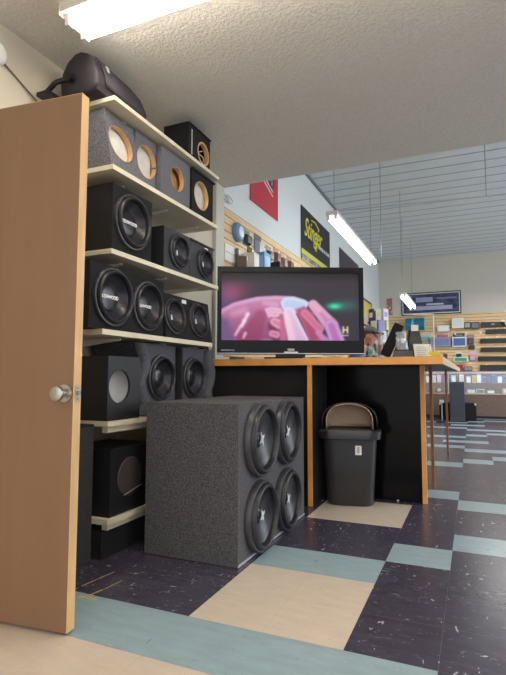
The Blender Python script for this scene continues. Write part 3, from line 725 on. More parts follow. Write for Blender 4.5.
# goods: facing +X on the left wall, -Y on the back wall
def cardpack(name, label, cat, loc, w, h, dpt, card, bub, face='x', group=None, shape='pack'):
    rz = 0 if face == 'x' else -PI/2
    t_ = thing(name, label, cat, loc, rz, group)      # local +x points out of the wall
    if shape == 'pack':
        obj('card', bx(0,.004,-w/2,w/2,0,h), pm(card), t_)
        obj('blister', loft(B(), [[(.0045,-w*.4,h*.08),(.0045,w*.4,h*.08),(.0045,w*.4,h*.68),(.0045,-w*.4,h*.68)],[(dpt,-w*.3,h*.14),(dpt,w*.3,h*.14),(dpt,w*.3,h*.6),(dpt,-w*.3,h*.6)]]), pm(bub,.25), t_)
    elif shape == 'carton':
        obj('carton', bx(0,dpt,-w/2,w/2,0,h), pm(card), t_, bevel=.003)
        obj('front_panel', bx(dpt+.0003,dpt+.002,-w*.42,w*.42,h*.12,h*.86), pm(bub), t_)
        obj('end_flap', bx(dpt*.1,dpt*.9,-w/2-.002,-w/2-.0003,h*.15,h*.85), pm(bub), t_)
    elif shape == 'round':
        bm = B(); lathe_x(bm, [(h*.5,0),(h*.5,dpt*.5),(h*.40,dpt*.9),(h*.30,dpt)], 24, cz=h/2, cap0=True, cap1=True)
        obj('housing', bm, pm(card,.3), t_, smooth=True); obj('centre', lathe_x(B(), [(h*.28,dpt+.001),(h*.12,dpt+.01),(h*.02,dpt+.012)],20,cz=h/2,cap1=True), pm(bub,.3), t_, smooth=True)
    elif shape == 'bar':
        bm = loft(B(), [[(0,-w/2,0),(0,w/2,0),(0,w/2,h),(0,-w/2+.03,h)],[(dpt,-w/2+.04,h*.1),(dpt,w/2,h*.1),(dpt,w/2,h*.8),(dpt,-w/2+.07,h*.8)]])
        obj('case', bm, pm(card,.35), t_); obj('badge', bx(dpt,dpt+.003,-.03,.03,h*.35,h*.65), pm(bub,.3), t_)
        obj('end_cap', bx(.005,dpt*.7,-w/2-.012,-w/2+.03,h*.15,h*.6), pm((200,196,188)), t_)
    elif shape == 'tub':
        bm = B(); tube(bm, (dpt/2,-w/2,h/2),(dpt/2,w/2,h/2),h/2,20); obj('tub', bm, pm(card,.3), t_, smooth=True)
        bm = B(); tube(bm, (dpt/2,w/2,h/2),(dpt/2,w/2+.02,h/2),h/2*1.06,20); tube(bm, (dpt/2,-w*.15,h/2),(dpt/2,-w*.05,h/2),h/2*1.03,20); obj('band', bm, pm(bub,.3), t_, smooth=True)
    return t_
X1 = XW+.02
LW = [ # name,label,cat,y,z,w,h,d,card,bubble,shape
 ('car_speaker','silver blue round speaker hung first on the left slatwall','speaker',4.52,2.29,.19,.20,.10,(120,150,178),(225,232,240),'round'),
 ('boxed_speaker','green and dark speaker pack hung second on the left slatwall','package',4.76,2.31,.17,.17,.08,(96,128,108),(52,58,56),'pack'),
 ('dark_bracket_pack','small dark bracket pack hung under the green one','package',4.86,2.22,.13,.10,.07,(60,54,50),(150,120,70),'pack'),
 ('speaker_grille_pack','grey grille pack hung third on the left slatwall','package',5.07,2.27,.20,.24,.09,(70,76,90),(180,186,190),'pack'),
 ('tool_pack','black handled tool pack hung under the grille pack','package',5.20,2.20,.13,.12,.08,(40,40,44),(120,110,104),'pack'),
 ('harness_pack','grey and white wiring pack hung mid-row on the left slatwall','package',5.40,2.28,.16,.18,.08,(140,140,140),(90,84,82),'pack'),
 ('horn_pack','orange-brown horn pack hung on the left slatwall','package',5.64,2.30,.17,.20,.08,(176,128,104),(120,76,56),'pack'),
 ('light_bulb_pack','pinkish bulb pack hung right of the horn pack','package',5.88,2.29,.17,.20,.08,(190,150,136),(128,86,72),'pack'),
 ('wiper_pack','tan and brown pack hung last before the white cartons','package',6.12,2.30,.18,.20,.08,(178,132,96),(96,66,52),'pack'),
 ('white_carton','white carton among the shelf boxes behind the television top','carton',4.70,1.99,.13,.22,.16,(226,222,208),(240,236,226),'carton'),
 ('blue_carton','bright blue carton behind the television top','carton',4.92,1.98,.17,.27,.20,(110,160,214),(160,196,232),'carton'),
 ('black_carton','narrow black carton right of the blue one behind the television','carton',5.34,2.00,.09,.26,.20,(22,22,26),(34,34,40),'carton'),
 ('framed_carton','grey carton with a black edge right of the black one','carton',5.62,2.00,.17,.23,.16,(34,34,38),(150,160,170),'carton'),
 ('grey_carton','pale grey carton further right behind the television top','carton',6.02,2.04,.26,.22,.12,(196,200,198),(170,178,178),'carton'),
 ('dark_post_pack','dark slim bottle pack standing left of the white carton','package',4.50,1.98,.06,.24,.14,(50,44,44),(120,100,80),'pack'),
 ('cream_carton','cream carton with a pale label, left of the black banner','carton',6.45,2.10,.20,.24,.12,(214,210,190),(190,196,188),'carton'),
 ('mixed_goods_pack','grey and brown pack right of the cream carton','package',6.75,2.18,.2,.3,.1,(150,140,130),(90,90,96),'pack'),
 ('striped_goods_pack','pale striped pack under the yellow band of the black banner','package',7.05,2.2,.2,.3,.1,(190,190,186),(120,110,120),'pack'),
]
for nm,lab,cat,y,z,w_,h_,d_,c,bc,sh in LW: cardpack(nm,lab,cat,(X1+(.022 if z < 2.06 else 0),y,(1.981 if z < 2.06 else z)),w_,h_,d_*(.62 if z > 2.15 else .8),c,bc,'x',shape=sh)
t_ = thing('display_shelf', 'thin pale shelf holding cartons on the left slatwall behind the television', 'shelf', (X1,5.3,1.96))
obj('board', bx(0,.26,-.95,1.0,0,.018), M_SILV, t_)
for yy in (-.8,0,.8): obj('bracket', loft(B(), [[(0,yy-.004,-.001),(.22,yy-.004,-.001),(0,yy-.004,-.08)],[(0,yy+.004,-.001),(.22,yy+.004,-.001),(0,yy+.004,-.08)]]), M_WHITE, t_)
t_ = thing('white_header_panel', 'long glossy white panel on the left slatwall under the hung packs', 'panel', (X1,4.68,2.12))
obj('panel', bx(0,.008,-.42,.42,-.06,.10), M_WHITE, t_); obj('channel', bx(.0082,.012,-.42,.42,.018,.022), pm((150,150,150)), t_)
t_ = thing('wall_hook_ring', 'small chrome hook ring on the left wall above the slatwall', 'hook', (XW+.001,4.34,2.68))
bm = path(B(), [(.02+.0*k, .09*math.cos(2*PI*k/16), .035*math.sin(2*PI*k/16)) for k in range(17)], .006, 8); obj('ring', bm, M_SILV, t_); obj('plate', bx(0,.018,-.03,.03,-.02,.02), M_SILV, t_)

# banners and posters on the left wall (real flat things)
rb = thing('red_banner', 'red wall banner with white stripes cut off by the low ceiling edge', 'banner', (XW+.006,5.315,2.86))
obj('sheet', bx(0,.006,-.418,.418,0,.95), mat('banner_red',(196,52,66),.6), rb)
for k,(dz) in enumerate((0,.055)):
    bm = loft(B(), [[(.0065,-.14,.37+dz),(.0065,.255,.245+dz),(.0065,.255,.262+dz),(.0065,-.14,.395+dz)],[(.008,-.14,.37+dz),(.008,.255,.245+dz),(.008,.255,.262+dz),(.008,-.14,.395+dz)]])
    obj('white_stripe', bm, M_WHITE, rb)
obj('emblem', bx(.0065,.009,.14,.30,.36,.50), pm((60,58,80)), rb); obj('emblem_edge', bx(.0092,.0105,.19,.24,.38,.52), pm((150,140,160)), rb)
obj('side_hem', bx(0,.008,.408,.420,0,.95), pm((110,26,40)), rb)
bb_ = thing('black_banner', 'black wall banner with yellow script lettering above a yellow band', 'banner', (XW+.006,7.45,2.30))
obj('sheet', bx(0,.006,-.775,.775,.29,1.078), mat('banner_black',(34,34,40),.55), bb_)
obj('yellow_band', bx(.0062,.009,-.775,.775,.385,.455), M_YEL, bb_)
obj('picture_strip', bx(.0062,.008,-.775,.775,.31,.385), mat('banner_print',(70,70,80),.6,rgb2=(200,190,190),nscale=7), bb_)
obj('yellow_foot', bx(.0062,.009,-.775,.775,.29,.309), M_YEL, bb_)
text('script_lettering', 'Stinger', .40, M_YEL, bb_, (.008,-.20,.80), FX, shear=.4, ext=.002, xs=.80, weight=.003)
obj('script_tail', path(B(), [(.010,-.05,.73),(.010,-.03,.64),(.010,-.06,.56),(.010,-.10,.60),(.010,-.03,.70)], .010, 6), M_YEL, bb_)
obj('script_flourish', path(B(), [(.010,-.30,.98),(.010,-.10,1.0),(.010,.10,.94),(.010,.06,.90)], .010, 6), M_YEL, bb_)
text('small_lettering', 'POWERED BY SOUND', .075, M_WHITE, bb_, (.008,.40,.66), FX, ext=.001, xs=.9, weight=.002)
wp = thing('dark_poster', 'dark poster on the left wall beyond the black banner', 'poster', (XW+.006,9.75,2.75))
obj('sheet', bx(0,.006,-.83,.83,-.15,.55), pm((64,60,70)), wp); obj('figure_print', bx(.0062,.008,-.4,-.1,-.12,.15), pm((170,130,140)), wp); obj('border', bx(.0062,.007,-.83,.83,.53,.55), pm((110,110,118)), wp)
wp = thing('yellow_poster', 'small framed poster with a yellow patch on the left wall right of the television', 'poster', (XW+.022,11.2,2.05))
obj('frame', bx(0,.012,-.75,.75,0,.62), pm((70,60,50)), wp); obj('sheet', bx(.0122,.014,-.68,.68,.05,.57), pm((196,186,160)), wp); obj('yellow_patch', bx(.0142,.016,-.1,.45,.25,.55), pm((226,200,40)), wp)

# ------------------------------------------------------------------ back wall goods
Y1 = YB-.021
fp = thing('framed_poster', 'wide dark blue framed poster hung above the back slatwall', 'poster', (-.915,YB-.001,2.50), -PI/2)
obj('frame', bx(0,.025,-.70,.70,-.015,.545), M_BLKP, fp); obj('mat_border', bx(.0252,.028,-.675,.675,.010,.520), M_WHITE, fp)
ar = obj('sheet', bx(.0282,.031,-.655,.655,.03,.50), mat('poster_print',(30,32,58),.4,rgb2=(80,84,120),nscale=5,stretch=(1,1,3)), fp)
# local +y runs to the viewer's left after the turn, so -y is the right
for (y0_,y1_,z0_,z1_,c) in ((-.35,.05,.30,.42,(150,156,190)),(-.52,.50,.10,.20,(170,172,196)),(-.60,-.46,.34,.46,(190,196,220)),(.15,.6,.36,.40,(120,126,160)),(-.1,.3,.22,.26,(200,200,210))):
    obj('print_shape', bx(.0312,.033,y0_,y1_,z0_,z1_), pm(c), ar)
# vertical red lettering
rl = thing('red_letter_sign', 'vertical red letters on the back wall left of the framed poster', 'sign', (-1.90,YB-.001,2.54))
text('lettering', 'BOSS', .17, mat('sign_red',(176,100,104),.5), rl, (0,-.012,.19), (PI/2,-PI/2,0), ext=.01, xs=1.1, weight=.006)
obj('backing', bx(-.09,.09,-.003,0,-.04,.42), mat('painted_wall_back2',(206,200,188),.85), rl)
BW = [
 ('blue_tub','blue cylindrical tub on the back slatwall behind the counter monitor','tub',-1.28,2.09,.44,.30,.33,(34,112,142),(120,180,200),'tub'),
 ('white_carton','low white carton right of the blue tub on the back slatwall','carton',-.63,2.04,.27,.15,.15,(214,212,206),(226,226,222),'carton'),
 ('white_speaker_carton','taller white carton with a dark mark, top row of back slatwall','carton',-.30,2.11,.26,.24,.18,(226,224,218),(214,212,208),'carton'),
 ('black_device','small black and silver device right of the tall white carton','device',-.09,2.10,.14,.15,.12,(36,36,40),(150,154,158),'carton'),
 ('black_head_unit','black and silver car stereo ending the top row','car stereo',.08,2.09,.18,.15,.12,(30,30,34),(112,116,122),'carton'),
 ('teal_pack','pale teal blister pack left in the second row of the back slatwall','package',-1.08,1.80,.30,.20,.06,(176,200,196),(120,160,160),'pack'),
 ('red_label_pack','white pack with a red header above the purple blue carton','package',-.66,1.90,.30,.11,.06,(226,196,190),(196,96,96),'pack'),
 ('blue_carton','grey-blue carton standing in the second row of the back slatwall','carton',-.70,1.68,.44,.22,.14,(136,144,176),(112,122,164),'carton'),
 ('bright_blue_carton','white carton with a blue picture right of the grey-blue one','carton',-.28,1.66,.31,.24,.14,(206,210,220),(70,100,156),'carton'),
 ('black_accessory_pack','black accessory pack on top of the white carton with blue picture','package',-.29,1.905,.26,.09,.10,(32,32,34),(120,120,120),'pack'),
 ('dark_red_pack','brown and white pack right end of the second row','package',-.03,1.70,.16,.26,.08,(150,130,132),(80,58,60),'pack'),
 ('black_box_pack','small black box under the brown and white pack','package',-.01,1.60,.13,.09,.08,(26,24,28),(50,48,52),'carton'),
 ('white_green_pack','white carton with a green stripe in the third row','carton',-.26,1.31,.32,.10,.12,(216,222,214),(40,140,104),'carton'),
 ('small_white_pack','small white pack standing on the green striped carton','package',-.30,1.42,.15,.12,.08,(220,220,216),(36,36,40),'pack'),
 ('pink_pack','pale pink pack right of the green striped carton','package',.0,1.31,.18,.24,.08,(212,172,186),(196,150,166),'pack'),
 ('red_carton','dark red carton in the bottom row above the glass case','carton',-.29,1.085,.14,.15,.12,(150,52,64),(120,40,54),'carton'),
 ('maroon_carton','maroon and grey carton right of the red one in the bottom row','carton',-.10,1.085,.18,.11,.12,(112,56,66),(130,124,126),'carton'),
]
for nm,lab,cat,x,z,w_,h_,d_,c,bc,sh in BW: cardpack(nm,lab,cat,(x,Y1,z),w_,h_,d_,c,bc,'y',shape=sh)
rows = ((2.11,.20,.75,'short thick black bar pack, topmost on the right of the back slatwall'),
 (1.955,.30,1.7,'long black bar pack, second row from the top on the right'),
 (1.735,.17,1.7,'long black bar pack, third row from the top on the right'),
 (1.525,.17,1.7,'long black bar pack, fourth row from the top on the right'),
 (1.315,.11,1.7,'long black bar pack, fifth row from the top on the right'),
 (1.09,.15,1.7,'long thick black bar pack, lowest row on the right'))
for k,(z,xa,xb,lab) in enumerate(rows):
    t_ = thing('bar_pack', lab, 'package', ((xa+xb)/2,Y1,z), -PI/2, 'black bar packs on the back slatwall')
    w_ = xb-xa; h_ = .12 if k not in (0,5) else .14; d_ = .09
    bm = loft(B(), [[(0,-w_/2,0),(0,w_/2,0),(0,w_/2-.05,h_*.9),(0,-w_/2+.01,h_)],[(d_,-w_/2,h_*.1),(d_,w_/2-.10,h_*.1),(d_,w_/2-.16,h_*.85),(d_,-w_/2+.02,h_*.9)]])
    obj('case', bm, pm((18,17,20),.35), t_)
    obj('badge', bx(d_+.0005,d_+.004,.02-.06,.02+.04,h_*.35,h_*.62) if k!=0 else bx(d_+.0005,d_+.004,-.05,.02,h_*.4,h_*.6), pm((150,148,146)), t_)
    obj('hang_tab', bx(.0,.004,w_/2-.11,w_/2-.03,h_*.92,h_*1.25), M_WHITE, t_)
for x,z in ((-.60,1.985),(-.37,1.985),(-.12,1.995),(.20,1.99),(.33,2.08),(.55,2.085),(.32,1.875),(.55,1.885),(.30,1.225),(-.9,1.99)):
    t_ = tag(obj('price_tag', bx(-.02,.02,-.004,0,-.018,.018), M_WHITE, None, (x,Y1-.002,z)), 'tiny white price tag clipped to the back slatwall', 'price tag', 'price tags on the back slatwall')

# display cases along the back
dc = thing('display_case', 'long dark wood display case with a lit glass top at the back', 'display case', (1.2,12.6,0))
obj('base', bx(-2.9,2.9,.0,.42,.06,.54), mat('case_wood',(104,84,76),.5,noise=.12,nscale=8,stretch=(1,1,6)), dc)
obj('kick_plate', bx(-2.9,2.9,.04,.40,0,.06), M_BLKP, dc)
obj('deck', bx(-2.92,2.92,-.015,.42,.54,.565), mat('case_deck',(176,150,128),.4), dc)
gm = bpy.data.materials.new('case_glass'); gm.use_nodes = True; g_ = gm.node_tree.nodes['Principled BSDF']
g_.inputs['Base Color'].default_value = (.85,.93,.93,1); g_.inputs['Alpha'].default_value = .14; g_.inputs['Roughness'].default_value = .05
obj('glass_front', bx(-2.9,2.9,-.006,0,.566,1.045), gm, dc)
obj('glass_top', bx(-2.9,2.9,-.006,.42,1.0455,1.053), gm, dc)
obj('glass_shelf', bx(-2.89,2.89,.02,.40,.80,.806), gm, dc)
obj('frame_rail', bx(-2.9,2.9,-.012,-.0065,1.02,1.06), M_SILV, dc)
obj('frame_post', bx(-1.74,-1.725,-.012,-.0065,.566,1.02), M_SILV, dc)
obj('lamp_strip', tube(B(), (-2.88,.03,1.03),(2.88,.03,1.03),.007,8), mat('case_lamp',(235,245,255),.4,emit=7), dc)
obj('rear_panel', bx(-2.9,2.9,.405,.42,.566,1.045), mat('case_back',(120,50,58),.6), dc)
goods = [((226,190,110),'yellow'),((214,216,232),'white'),((120,120,200),'violet'),((236,236,236),'pale grey'),((84,110,196),'blue'),((200,170,205),'lilac'),((60,66,96),'navy'),((200,220,226),'ice blue')]
random.seed(3)
xs_ = [-.98,-.86,-.74,-.60,-.42,-.25,-.10,.02,.12,.22,.33,.44,.55,.66,.78,.9]
pal = [1,3,5,2,7,3,1,0,1,2,6,4,1,4,5,3]
for k,(x,ci) in enumerate(zip(xs_,pal)):
    c,cn = goods[ci]
    nm = ['radio_box','speaker_pair_box','alarm_box','adapter_box'][k%4]
    nb = 'first from the left' if k==0 else ['','second','third','fourth','fifth','sixth','seventh','eighth','ninth','tenth','eleventh','twelfth','thirteenth','fourteenth','fifteenth','sixteenth'][k]+' from the left'
    cardpack(nm, '%s box on the upper glass shelf of the back case, %s'%(cn,nb), 'box', (x,12.74+.02*(k%2),.807), .09, .15+.02*(k%3), .06, c, tuple(max(0,v-30) if k%2 else min(255,v+30) for v in c), 'y', 'boxes on the glass shelf', 'carton')
low = [(-.75,(60,60,66),(200,200,200),'black round speaker low in the back case behind the counter leg','round',.14),(-.05,(150,160,166),(220,226,230),'silver amplifier low in the back case beside the tower speaker','carton',.09),(.14,(190,200,205),(90,96,100),'grey amplifier low in the back case','carton',.10),(.36,(40,38,40),(235,235,235),'black and white radio low in the back case','carton',.08),(.74,(206,150,124),(222,190,170),'salmon pink carton low in the back case at the right edge','carton',.12)]
for x,c,bc,lab,sh,h_ in low: cardpack('cased_item', lab, 'device', (x,12.80,.566), .17 if x<.7 else .28, h_, .12, c, bc, 'y', None, sh)

# tower speaker and box before the case
ts = thing('tower_speaker', 'tall dark grey tower speaker standing before the display case', 'speaker', (-.325,11.6,.001))
obj('cabinet', bx(-.145,.145,-.14,.14,.02,.835), mat('tower_vinyl',(62,66,76),.5), ts, bevel=.006)
obj('plinth', bx(-.155,.155,-.15,.15,0,.019), M_BLKP, ts)
obj('grille', bx(-.13,.13,-.15,-.1405,.10,.80), mat('tower_grille',(56,60,70),.8,noise=.15,nscale=200), ts)
ba = thing('bass_cabinet', 'low black box with pale corners behind the tower speaker', 'speaker box', (-.33,12.05,.001))
obj('cabinet', bx(-.37,.37,-.2,.2,.02,.375), M_BLKC, ba, bevel=.01)
for s in (-1,1):
    obj('corner_guard', bx(s*.355-.018,s*.355+.018,-.204,-.18,.33,.378), M_SILV, ba); obj('foot', tube(B(), (s*.3,0,0),(s*.3,0,.02),.02,12), M_BLKP, ba)
obj('handle', path(B(), [(-.06,-.202,.30),(-.06,-.222,.30),(.06,-.222,.30),(.06,-.202,.30)], .006, 8), M_METAL, ba)
# three-legged stand with speaker behind the counter legs
sd = thing('boxed_stand', 'small silver bracketed stand left of the tower speaker', 'stand', (-.62,11.3,.001))
obj('pole', tube(B(), (0,0,.03),(0,0,.42),.012,10), M_METAL, sd); obj('foot_plate', tube(B(), (0,0,0),(0,0,.03),.12,20), M_BLKP, sd); obj('clamp', bx(-.04,.04,-.05,.03,.40,.46), M_SILV, sd)

# ------------------------------------------------------------------ things on the counter, right part
ZC = 1.0715
mo = thing('counter_monitor', 'black touch monitor on the counter, tipped back and seen edge-on', 'monitor', (-.635,4.42,ZC), .15)
obj('panel', bx(-.040,.040,-.13,.13,0,.285), M_INK2, mo, (-.052,0,.040), (0,.44,0), bevel=.006)
obj('glass', bx(-.0435,-.0405,-.11,.11,.015,.27), M_TVB, mo, (-.052,0,.040), (0,.44,0))
obj('stand_base', bx(-.10,.10,-.09,.09,0,.014), M_BLKP, mo, bevel=.004); obj('stand_arm', loft(B(), [[(.0,-.03,.014),(.06,-.03,.014),(.06,.03,.014),(.0,.03,.014)],[(.045,-.03,.15),(.065,-.03,.15),(.065,.03,.15),(.045,.03,.15)]]), M_BLKP, mo)
cr_ = thing('card_reader', 'black card printer standing right behind the tipped monitor', 'printer', (-.455,4.47,ZC), .3)
obj('body', loft(B(), [rr(.06,.07,0,r=.01),rr(.06,.07,.14,r=.01),rr(.04,.05,.26,r=.01)]), M_BLKP, cr_); obj('paper', bx(-.03,.03,-.052,-.05,.20,.30), M_WHITE, cr_)
# crinkled clear bag
bg_ = B(); rng = random.Random(5); rings = []
for k in range(9):
    zz = .15*k/8; w_ = .040*(1-.2*k/8)
    rings.append([(w_*(1+.35*rng.random())*math.cos(2*PI*i/14), .6*w_*(1+.4*rng.random())*math.sin(2*PI*i/14)+.06*k/8, zz+.006*rng.random()*(0<k<8)) for i in range(14)])
loft(bg_, rings)
cb_ = thing('receipt_printer', 'low grey receipt printer between the tipped monitor and the printed sheet', 'printer', (-.515,4.22,ZC), .15)
obj('body', bx(-.075,.075,-.07,.07,0,.070), pm((92,92,96)), cb_, bevel=.008); obj('paper_slot', bx(-.03,.03,-.02,.01,.0702,.080), M_BLKP, cb_)
sb_ = thing('plastic_bag', 'crinkled silver plastic bag lying on the low grey printer', 'bag', (-.520,4.22,ZC+.0815), .3)
obj('bag', bg_, mat('crinkled_plastic',(170,176,184),.22,metal=.3), sb_); obj('printed_label', bx(-.012,.012,-.040,-.034,.05,.09), M_WHITE, sb_)
ph = thing('price_sheet', 'white printed sheet in a stand at the right of the counter', 'sign', (-.352,4.10,ZC), .42)
obj('sheet', loft(B(), [[(-.062,-.004,.0),(.062,-.004,.0),(.057,.02,.118),(-.067,.02,.118)],[(-.062,0,.0),(.062,0,.0),(.057,.024,.118),(-.067,.024,.118)]]), mat('paper_white',(228,222,208),.7), ph)
for k in range(6): obj('printed_line', bx(-.045,.042-.012*(k%3),-.0042+.0034*(k+1)-.0025,-.0042+.0034*(k+1)-.0018,.018+.015*k,.0215+.015*k), pm((150,146,140)), ph)
obj('holder', bx(-.075,.07,.026,.04,0,.004), M_SILV, ph); obj('side_leaf', loft(B(), [[(.064,-.002,0),(.085,.03,0),(.080,.05,.115),(.059,.022,.118)],[(.066,-.002,0),(.087,.03,0),(.082,.05,.115),(.061,.022,.118)]]), mat('paper_cream',(206,198,178),.7), ph)
yf = thing('yellow_flowers', 'bright yellow artificial flower bunch by the price sheet', 'flowers', (-.247,4.02,ZC))
bm = B(); rng = random.Random(9)
for k in range(16):
    cx_,cy_,cz_ = rng.uniform(-.045,.04),rng.uniform(-.03,.03),rng.uniform(.018,.048); a0 = rng.random()*3
    pts = [(cx_+.014*(1 if i%2 else .5)*math.cos(a0+i*PI/5), cy_-.004, cz_+.014*(1 if i%2 else .5)*math.sin(a0+i*PI/5)) for i in range(10)]
    loft(bm, [pts, [(x,y+.006,z) for x,y,z in pts]])
obj('petals', bm, pm((236,212,30)), yf); obj('tray', bx(-.055,.05,-.035,.035,0,.012), pm((214,190,40)), yf)
rd = thing('red_trinket', 'dark red and white trinket box at the counter corner', 'box', (-.225,4.75,ZC))
obj('body', bx(-.028,.022,-.03,.03,0,.062), pm((140,60,70)), rd, bevel=.004); obj('white_band', bx(-.03,-.012,-.033,-.0305,.0,.07), M_WHITE, rd); obj('lid', bx(-.03,.024,-.031,.031,.0625,.072), pm((196,150,150)), rd)
pl_ = thing('white_hook_pole', 'thin white pole with a bent-over arm on the counter right end', 'pole', (-.285,4.35,ZC))
obj('pole', path(B(), [(0,0,.03),(0,0,.375),(-.22,-.03,.38)], .004, 8), M_WHITE, pl_); obj('blue_foot', tube(B(), (0,0,0),(0,0,.06),.012,12), pm((60,90,170)), pl_)

# clutter between the television and the monitor
bot = [('spray_bottle','pale blue spray bottle right of the television','bottle',-.845,4.50,.16,.022,(150,178,216),(60,66,80)),
       ('green_bottle','bright green bottle standing right of the television','bottle',-.795,4.34,.105,.024,(110,206,120),(200,236,200)),
       ('white_bottle','slim white bottle with a pink tint beside the tipped monitor','bottle',-.752,4.57,.27,.020,(232,220,224),(214,150,166)),
       ('grey_bottle','light grey squeeze bottle beside the green one','bottle',-.765,4.28,.10,.020,(176,186,188),(220,224,226)),
       ('small_jar','small teal jar at the foot of the green bottle','jar',-.80,4.20,.05,.018,(60,120,120),(30,40,44)),
       ('dark_jar','small black jar next to the teal one','jar',-.745,4.20,.045,.015,(30,32,34),(190,190,190))]
for nm,lab,cat,x,y,h_,r_,c,c2 in bot:
    t_ = thing(nm,lab,cat,(x,y,ZC))
    def lz(prof, n=20):
        bm = B(); R_ = [[bm.verts.new((r*math.cos(2*PI*i/n), r*math.sin(2*PI*i/n), z)) for i in range(n)] for r,z in prof]
        for a,b in zip(R_,R_[1:]):
            for i in range(n): bm.faces.new((a[i],a[(i+1)%n],b[(i+1)%n],b[i]))
        bm.faces.new(R_[0]); bm.faces.new(R_[-1]); return bm
    obj('body', lz([(r_*.9,0),(r_,.01*h_/.2),(r_,h_*.70),(r_*.45,h_*.84),(r_*.4,h_*.86)]), pm(c,.35), t_, smooth=True)
    obj('cap', lz([(r_*.5,h_*.862),(r_*.5,h_*.98),(r_*.3,h_)]), pm(c2), t_, smooth=True)
    obj('wrap_label', lz([(r_*1.012,h_*.22),(r_*1.012,h_*.55)]), pm(c2), t_, smooth=True)
# hanging clothes / packs on a spinner rack behind the counter
rk = thing('spinner_rack', 'tall rack hung with white and coloured packs beyond the television', 'rack', (-1.46,8.7,.001))
obj('pole', tube(B(), (0,0,.02),(0,0,2.09),.02,10), M_METAL, rk); obj('base', tube(B(), (0,0,0),(0,0,.02),.28,24), M_BLKP, rk)
cl = [(216,216,220),(120,190,140),(150,160,214),(230,214,216),(60,64,84),(200,206,216),(214,214,150)]
rng = random.Random(11)
for k in range(40):
    a = 2*PI*(k%8)/8+.2+.3*(k//8); zz = [1.80,1.60,1.42,1.22,1.02][k//8]; c = cl[rng.randrange(7)]
    h_ = rng.uniform(.15,.22); hw2 = rng.uniform(.03,.065)
    p = obj('hung_pack', bx(.0,.02,-hw2,hw2,-h_,0), pm(c), rk, (.15*math.cos(a),.15*math.sin(a),zz+.28), (0,0,a))
    obj('pack_print', bx(.0205,.022,-hw2*.7,hw2*.7,-h_*.7,-h_*.3), pm(cl[(k*3+2)%7]), p)

# ------------------------------------------------------------------ the person at the counter
def skin(name, nodes, edges, m, parent, root=0, sub=2, loc=(0,0,0)):
    me = bpy.data.meshes.new(name); me.from_pydata([n[:3] for n in nodes], edges, [])
    o = bpy.data.objects.new(name, me); COL.objects.link(o); o.parent = parent; o.location = loc
    md = o.modifiers.new('skin','SKIN'); md.use_smooth_shade = True
    for v,n in zip(me.skin_vertices[0].data, nodes):
        v.radius = (n[3], n[4] if len(n) > 4 else n[3]); v.use_root = False
    me.skin_vertices[0].data[root].use_root = True
    s = o.modifiers.new('sub','SUBSURF'); s.levels = sub; s.render_levels = sub
    me.materials.append(m); return o
SKIN = mat('skin_tone',(196,134,112),.5)
SHIRT = mat('blue_shirt',(92,116,156),.8,noise=.1,nscale=30)
JEAN = mat('dark_trousers',(40,46,66),.85)
PS = thing('person', 'person in a blue shirt and black-brimmed cap leaning at the counter', 'person', (-1.17,6.30,.0), -.25)
# local +x is where the person looks; feet at x=-.28, head leaning forward
nodes = [(-.26,0,.86,.13,.15),(-.22,0,1.0,.12,.14),(-.15,0,1.14,.125,.16),(-.06,0,1.26,.10,.14),(-.03,0,1.31,.058,.06),(.0,0,1.36,.056,.06),(.015,0,1.42,.088,.082),(.01,0,1.49,.085,.08),
 (-.26,.09,.80,.085),(-.25,.10,.46,.055),(-.30,.10,.09,.04),(-.20,.11,.035,.035),(-.11,.12,.03,.028),
 (-.26,-.09,.80,.085),(-.25,-.10,.46,.055),(-.30,-.10,.09,.04),(-.20,-.11,.035,.035),(-.11,-.12,.03,.028),
 (-.07,.18,1.25,.055),(.02,.23,1.03,.043),(.20,.20,1.10,.034),(.27,.19,1.11,.030,.018),(.31,.185,1.112,.032,.014),
 (-.07,-.18,1.25,.055),(.02,-.23,1.03,.043),(.20,-.20,1.10,.034),(.27,-.19,1.11,.030,.018),(.31,-.185,1.112,.032,.014)]
edges = [(0,1),(1,2),(2,3),(3,4),(4,5),(5,6),(6,7),(0,8),(8,9),(9,10),(10,11),(11,12),(0,13),(13,14),(14,15),(15,16),(16,17),(3,18),(18,19),(19,20),(20,21),(21,22),(3,23),(23,24),(24,25),(25,26),(26,27)]
for s,hb in ((1,22),(-1,27)):
    base = nodes[hb]
    for k,(dy,L1) in enumerate(((-.028,.062),(-.010,.075),(.010,.072),(.028,.055))):
        i = len(nodes); x,y,z = base[:3]
        nodes += [(x+.03,y+dy,z+.004,.0095),(x+.03+L1*.5,y+dy*1.1,z+.004,.0085),(x+.03+L1*.9,y+dy*1.1,z-.010,.007)]
        edges += [(hb,i),(i,i+1),(i+1,i+2)]
    i = len(nodes); x,y,z = nodes[hb-1][:3]
    nodes += [(x+.015,y-s*.035,z,.011),(x+.05,y-s*.055,z-.004,.009)]; edges += [(hb-1,i),(i,i+1)]
body = skin('body', nodes, edges, SKIN, PS)
def blob(bm, c, r, n=12):
    R_ = []
    for k in range(n+1):
        t = PI*k/n; R_.append([bm.verts.new((c[0]+r[0]*math.sin(t)*math.cos(2*PI*i/16), c[1]+r[1]*math.sin(t)*math.sin(2*PI*i/16), c[2]+r[2]*math.cos(t))) for i in range(16)])
    for a,b in zip(R_,R_[1:]):
        for i in range(16): bm.faces.new((a[i],a[(i+1)%16],b[(i+1)%16],b[i]))
    bmesh.ops.remove_doubles(bm, verts=bm.verts, dist=1e-5); return bm
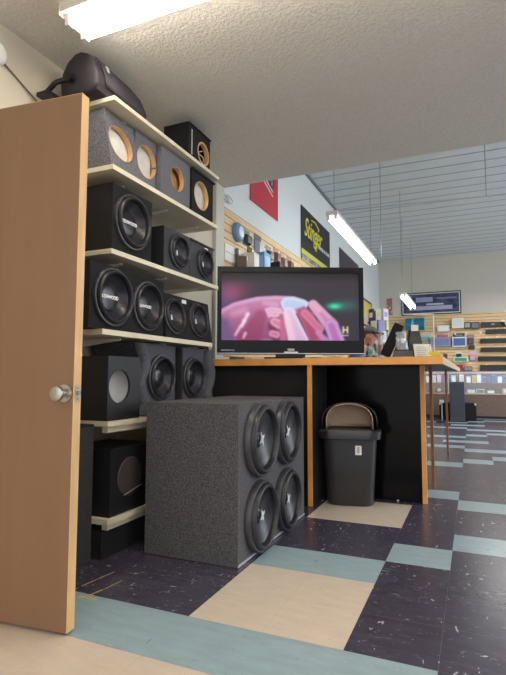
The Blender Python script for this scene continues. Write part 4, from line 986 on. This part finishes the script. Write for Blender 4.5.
obj('nose', blob(B(), (.108,0,1.425),(.020,.012,.020)), SKIN, PS, smooth=True)
for s in (-1,1):
    obj('ear', blob(B(), (.005,s*.080,1.43),(.018,.008,.028)), SKIN, PS, smooth=True)
    obj('eye', blob(B(), (.090,s*.032,1.452),(.010,.012,.008)), pm((40,34,32)), PS, smooth=True)
obj('mouth', blob(B(), (.094,0,1.388),(.007,.022,.005)), pm((150,76,72)), PS, smooth=True)
obj('hair', blob(B(), (-.03,0,1.46),(.078,.084,.06)), pm((70,60,54)), PS, smooth=True)
obj('cap_crown', blob(B(), (.005,0,1.505),(.098,.088,.060)), mat('cap_cloth',(96,92,94),.9), PS, smooth=True)
bm = B(); top_ = []; 
for k in range(13):
    a = -PI/2+PI*k/12; top_.append((.075+.115*math.cos(a), .082*math.sin(a), 1.478-.02*math.cos(a)))
loft(bm, [[(x,y,z-.012) for x,y,z in top_], [(x,y,z+.014) for x,y,z in top_]]); obj('cap_brim', bm, M_BLKP, PS)
shn = [(-.26,0,.90,.145,.165),(-.22,0,1.0,.132,.152),(-.15,0,1.14,.138,.172),(-.065,0,1.255,.112,.15),
  (-.07,.18,1.25,.068),(-.03,.21,1.12,.062),(-.07,-.18,1.25,.068),(-.03,-.21,1.12,.062)]
skin('shirt', shn, [(0,1),(1,2),(2,3),(3,4),(4,5),(3,6),(6,7)], SHIRT, PS)
trn = [(-.26,0,.87,.14,.16),(-.26,.09,.79,.097),(-.25,.10,.46,.068),(-.295,.10,.10,.056),(-.26,-.09,.79,.097),(-.25,-.10,.46,.068),(-.295,-.10,.10,.056)]
skin('trousers', trn, [(0,1),(1,2),(2,3),(0,4),(4,5),(5,6)], JEAN, PS)
for s in (-1,1):
    obj('shoe', loft(B(), [[(-.34,s*.10-.04,0),(-.06,s*.12-.045,0),(-.06,s*.12+.045,0),(-.34,s*.10+.04,0)],[(-.34,s*.10-.04,.09),(-.08,s*.12-.035,.05),(-.08,s*.12+.035,.05),(-.34,s*.10+.04,.09)]]), M_BLKP, PS, bevel=.01)
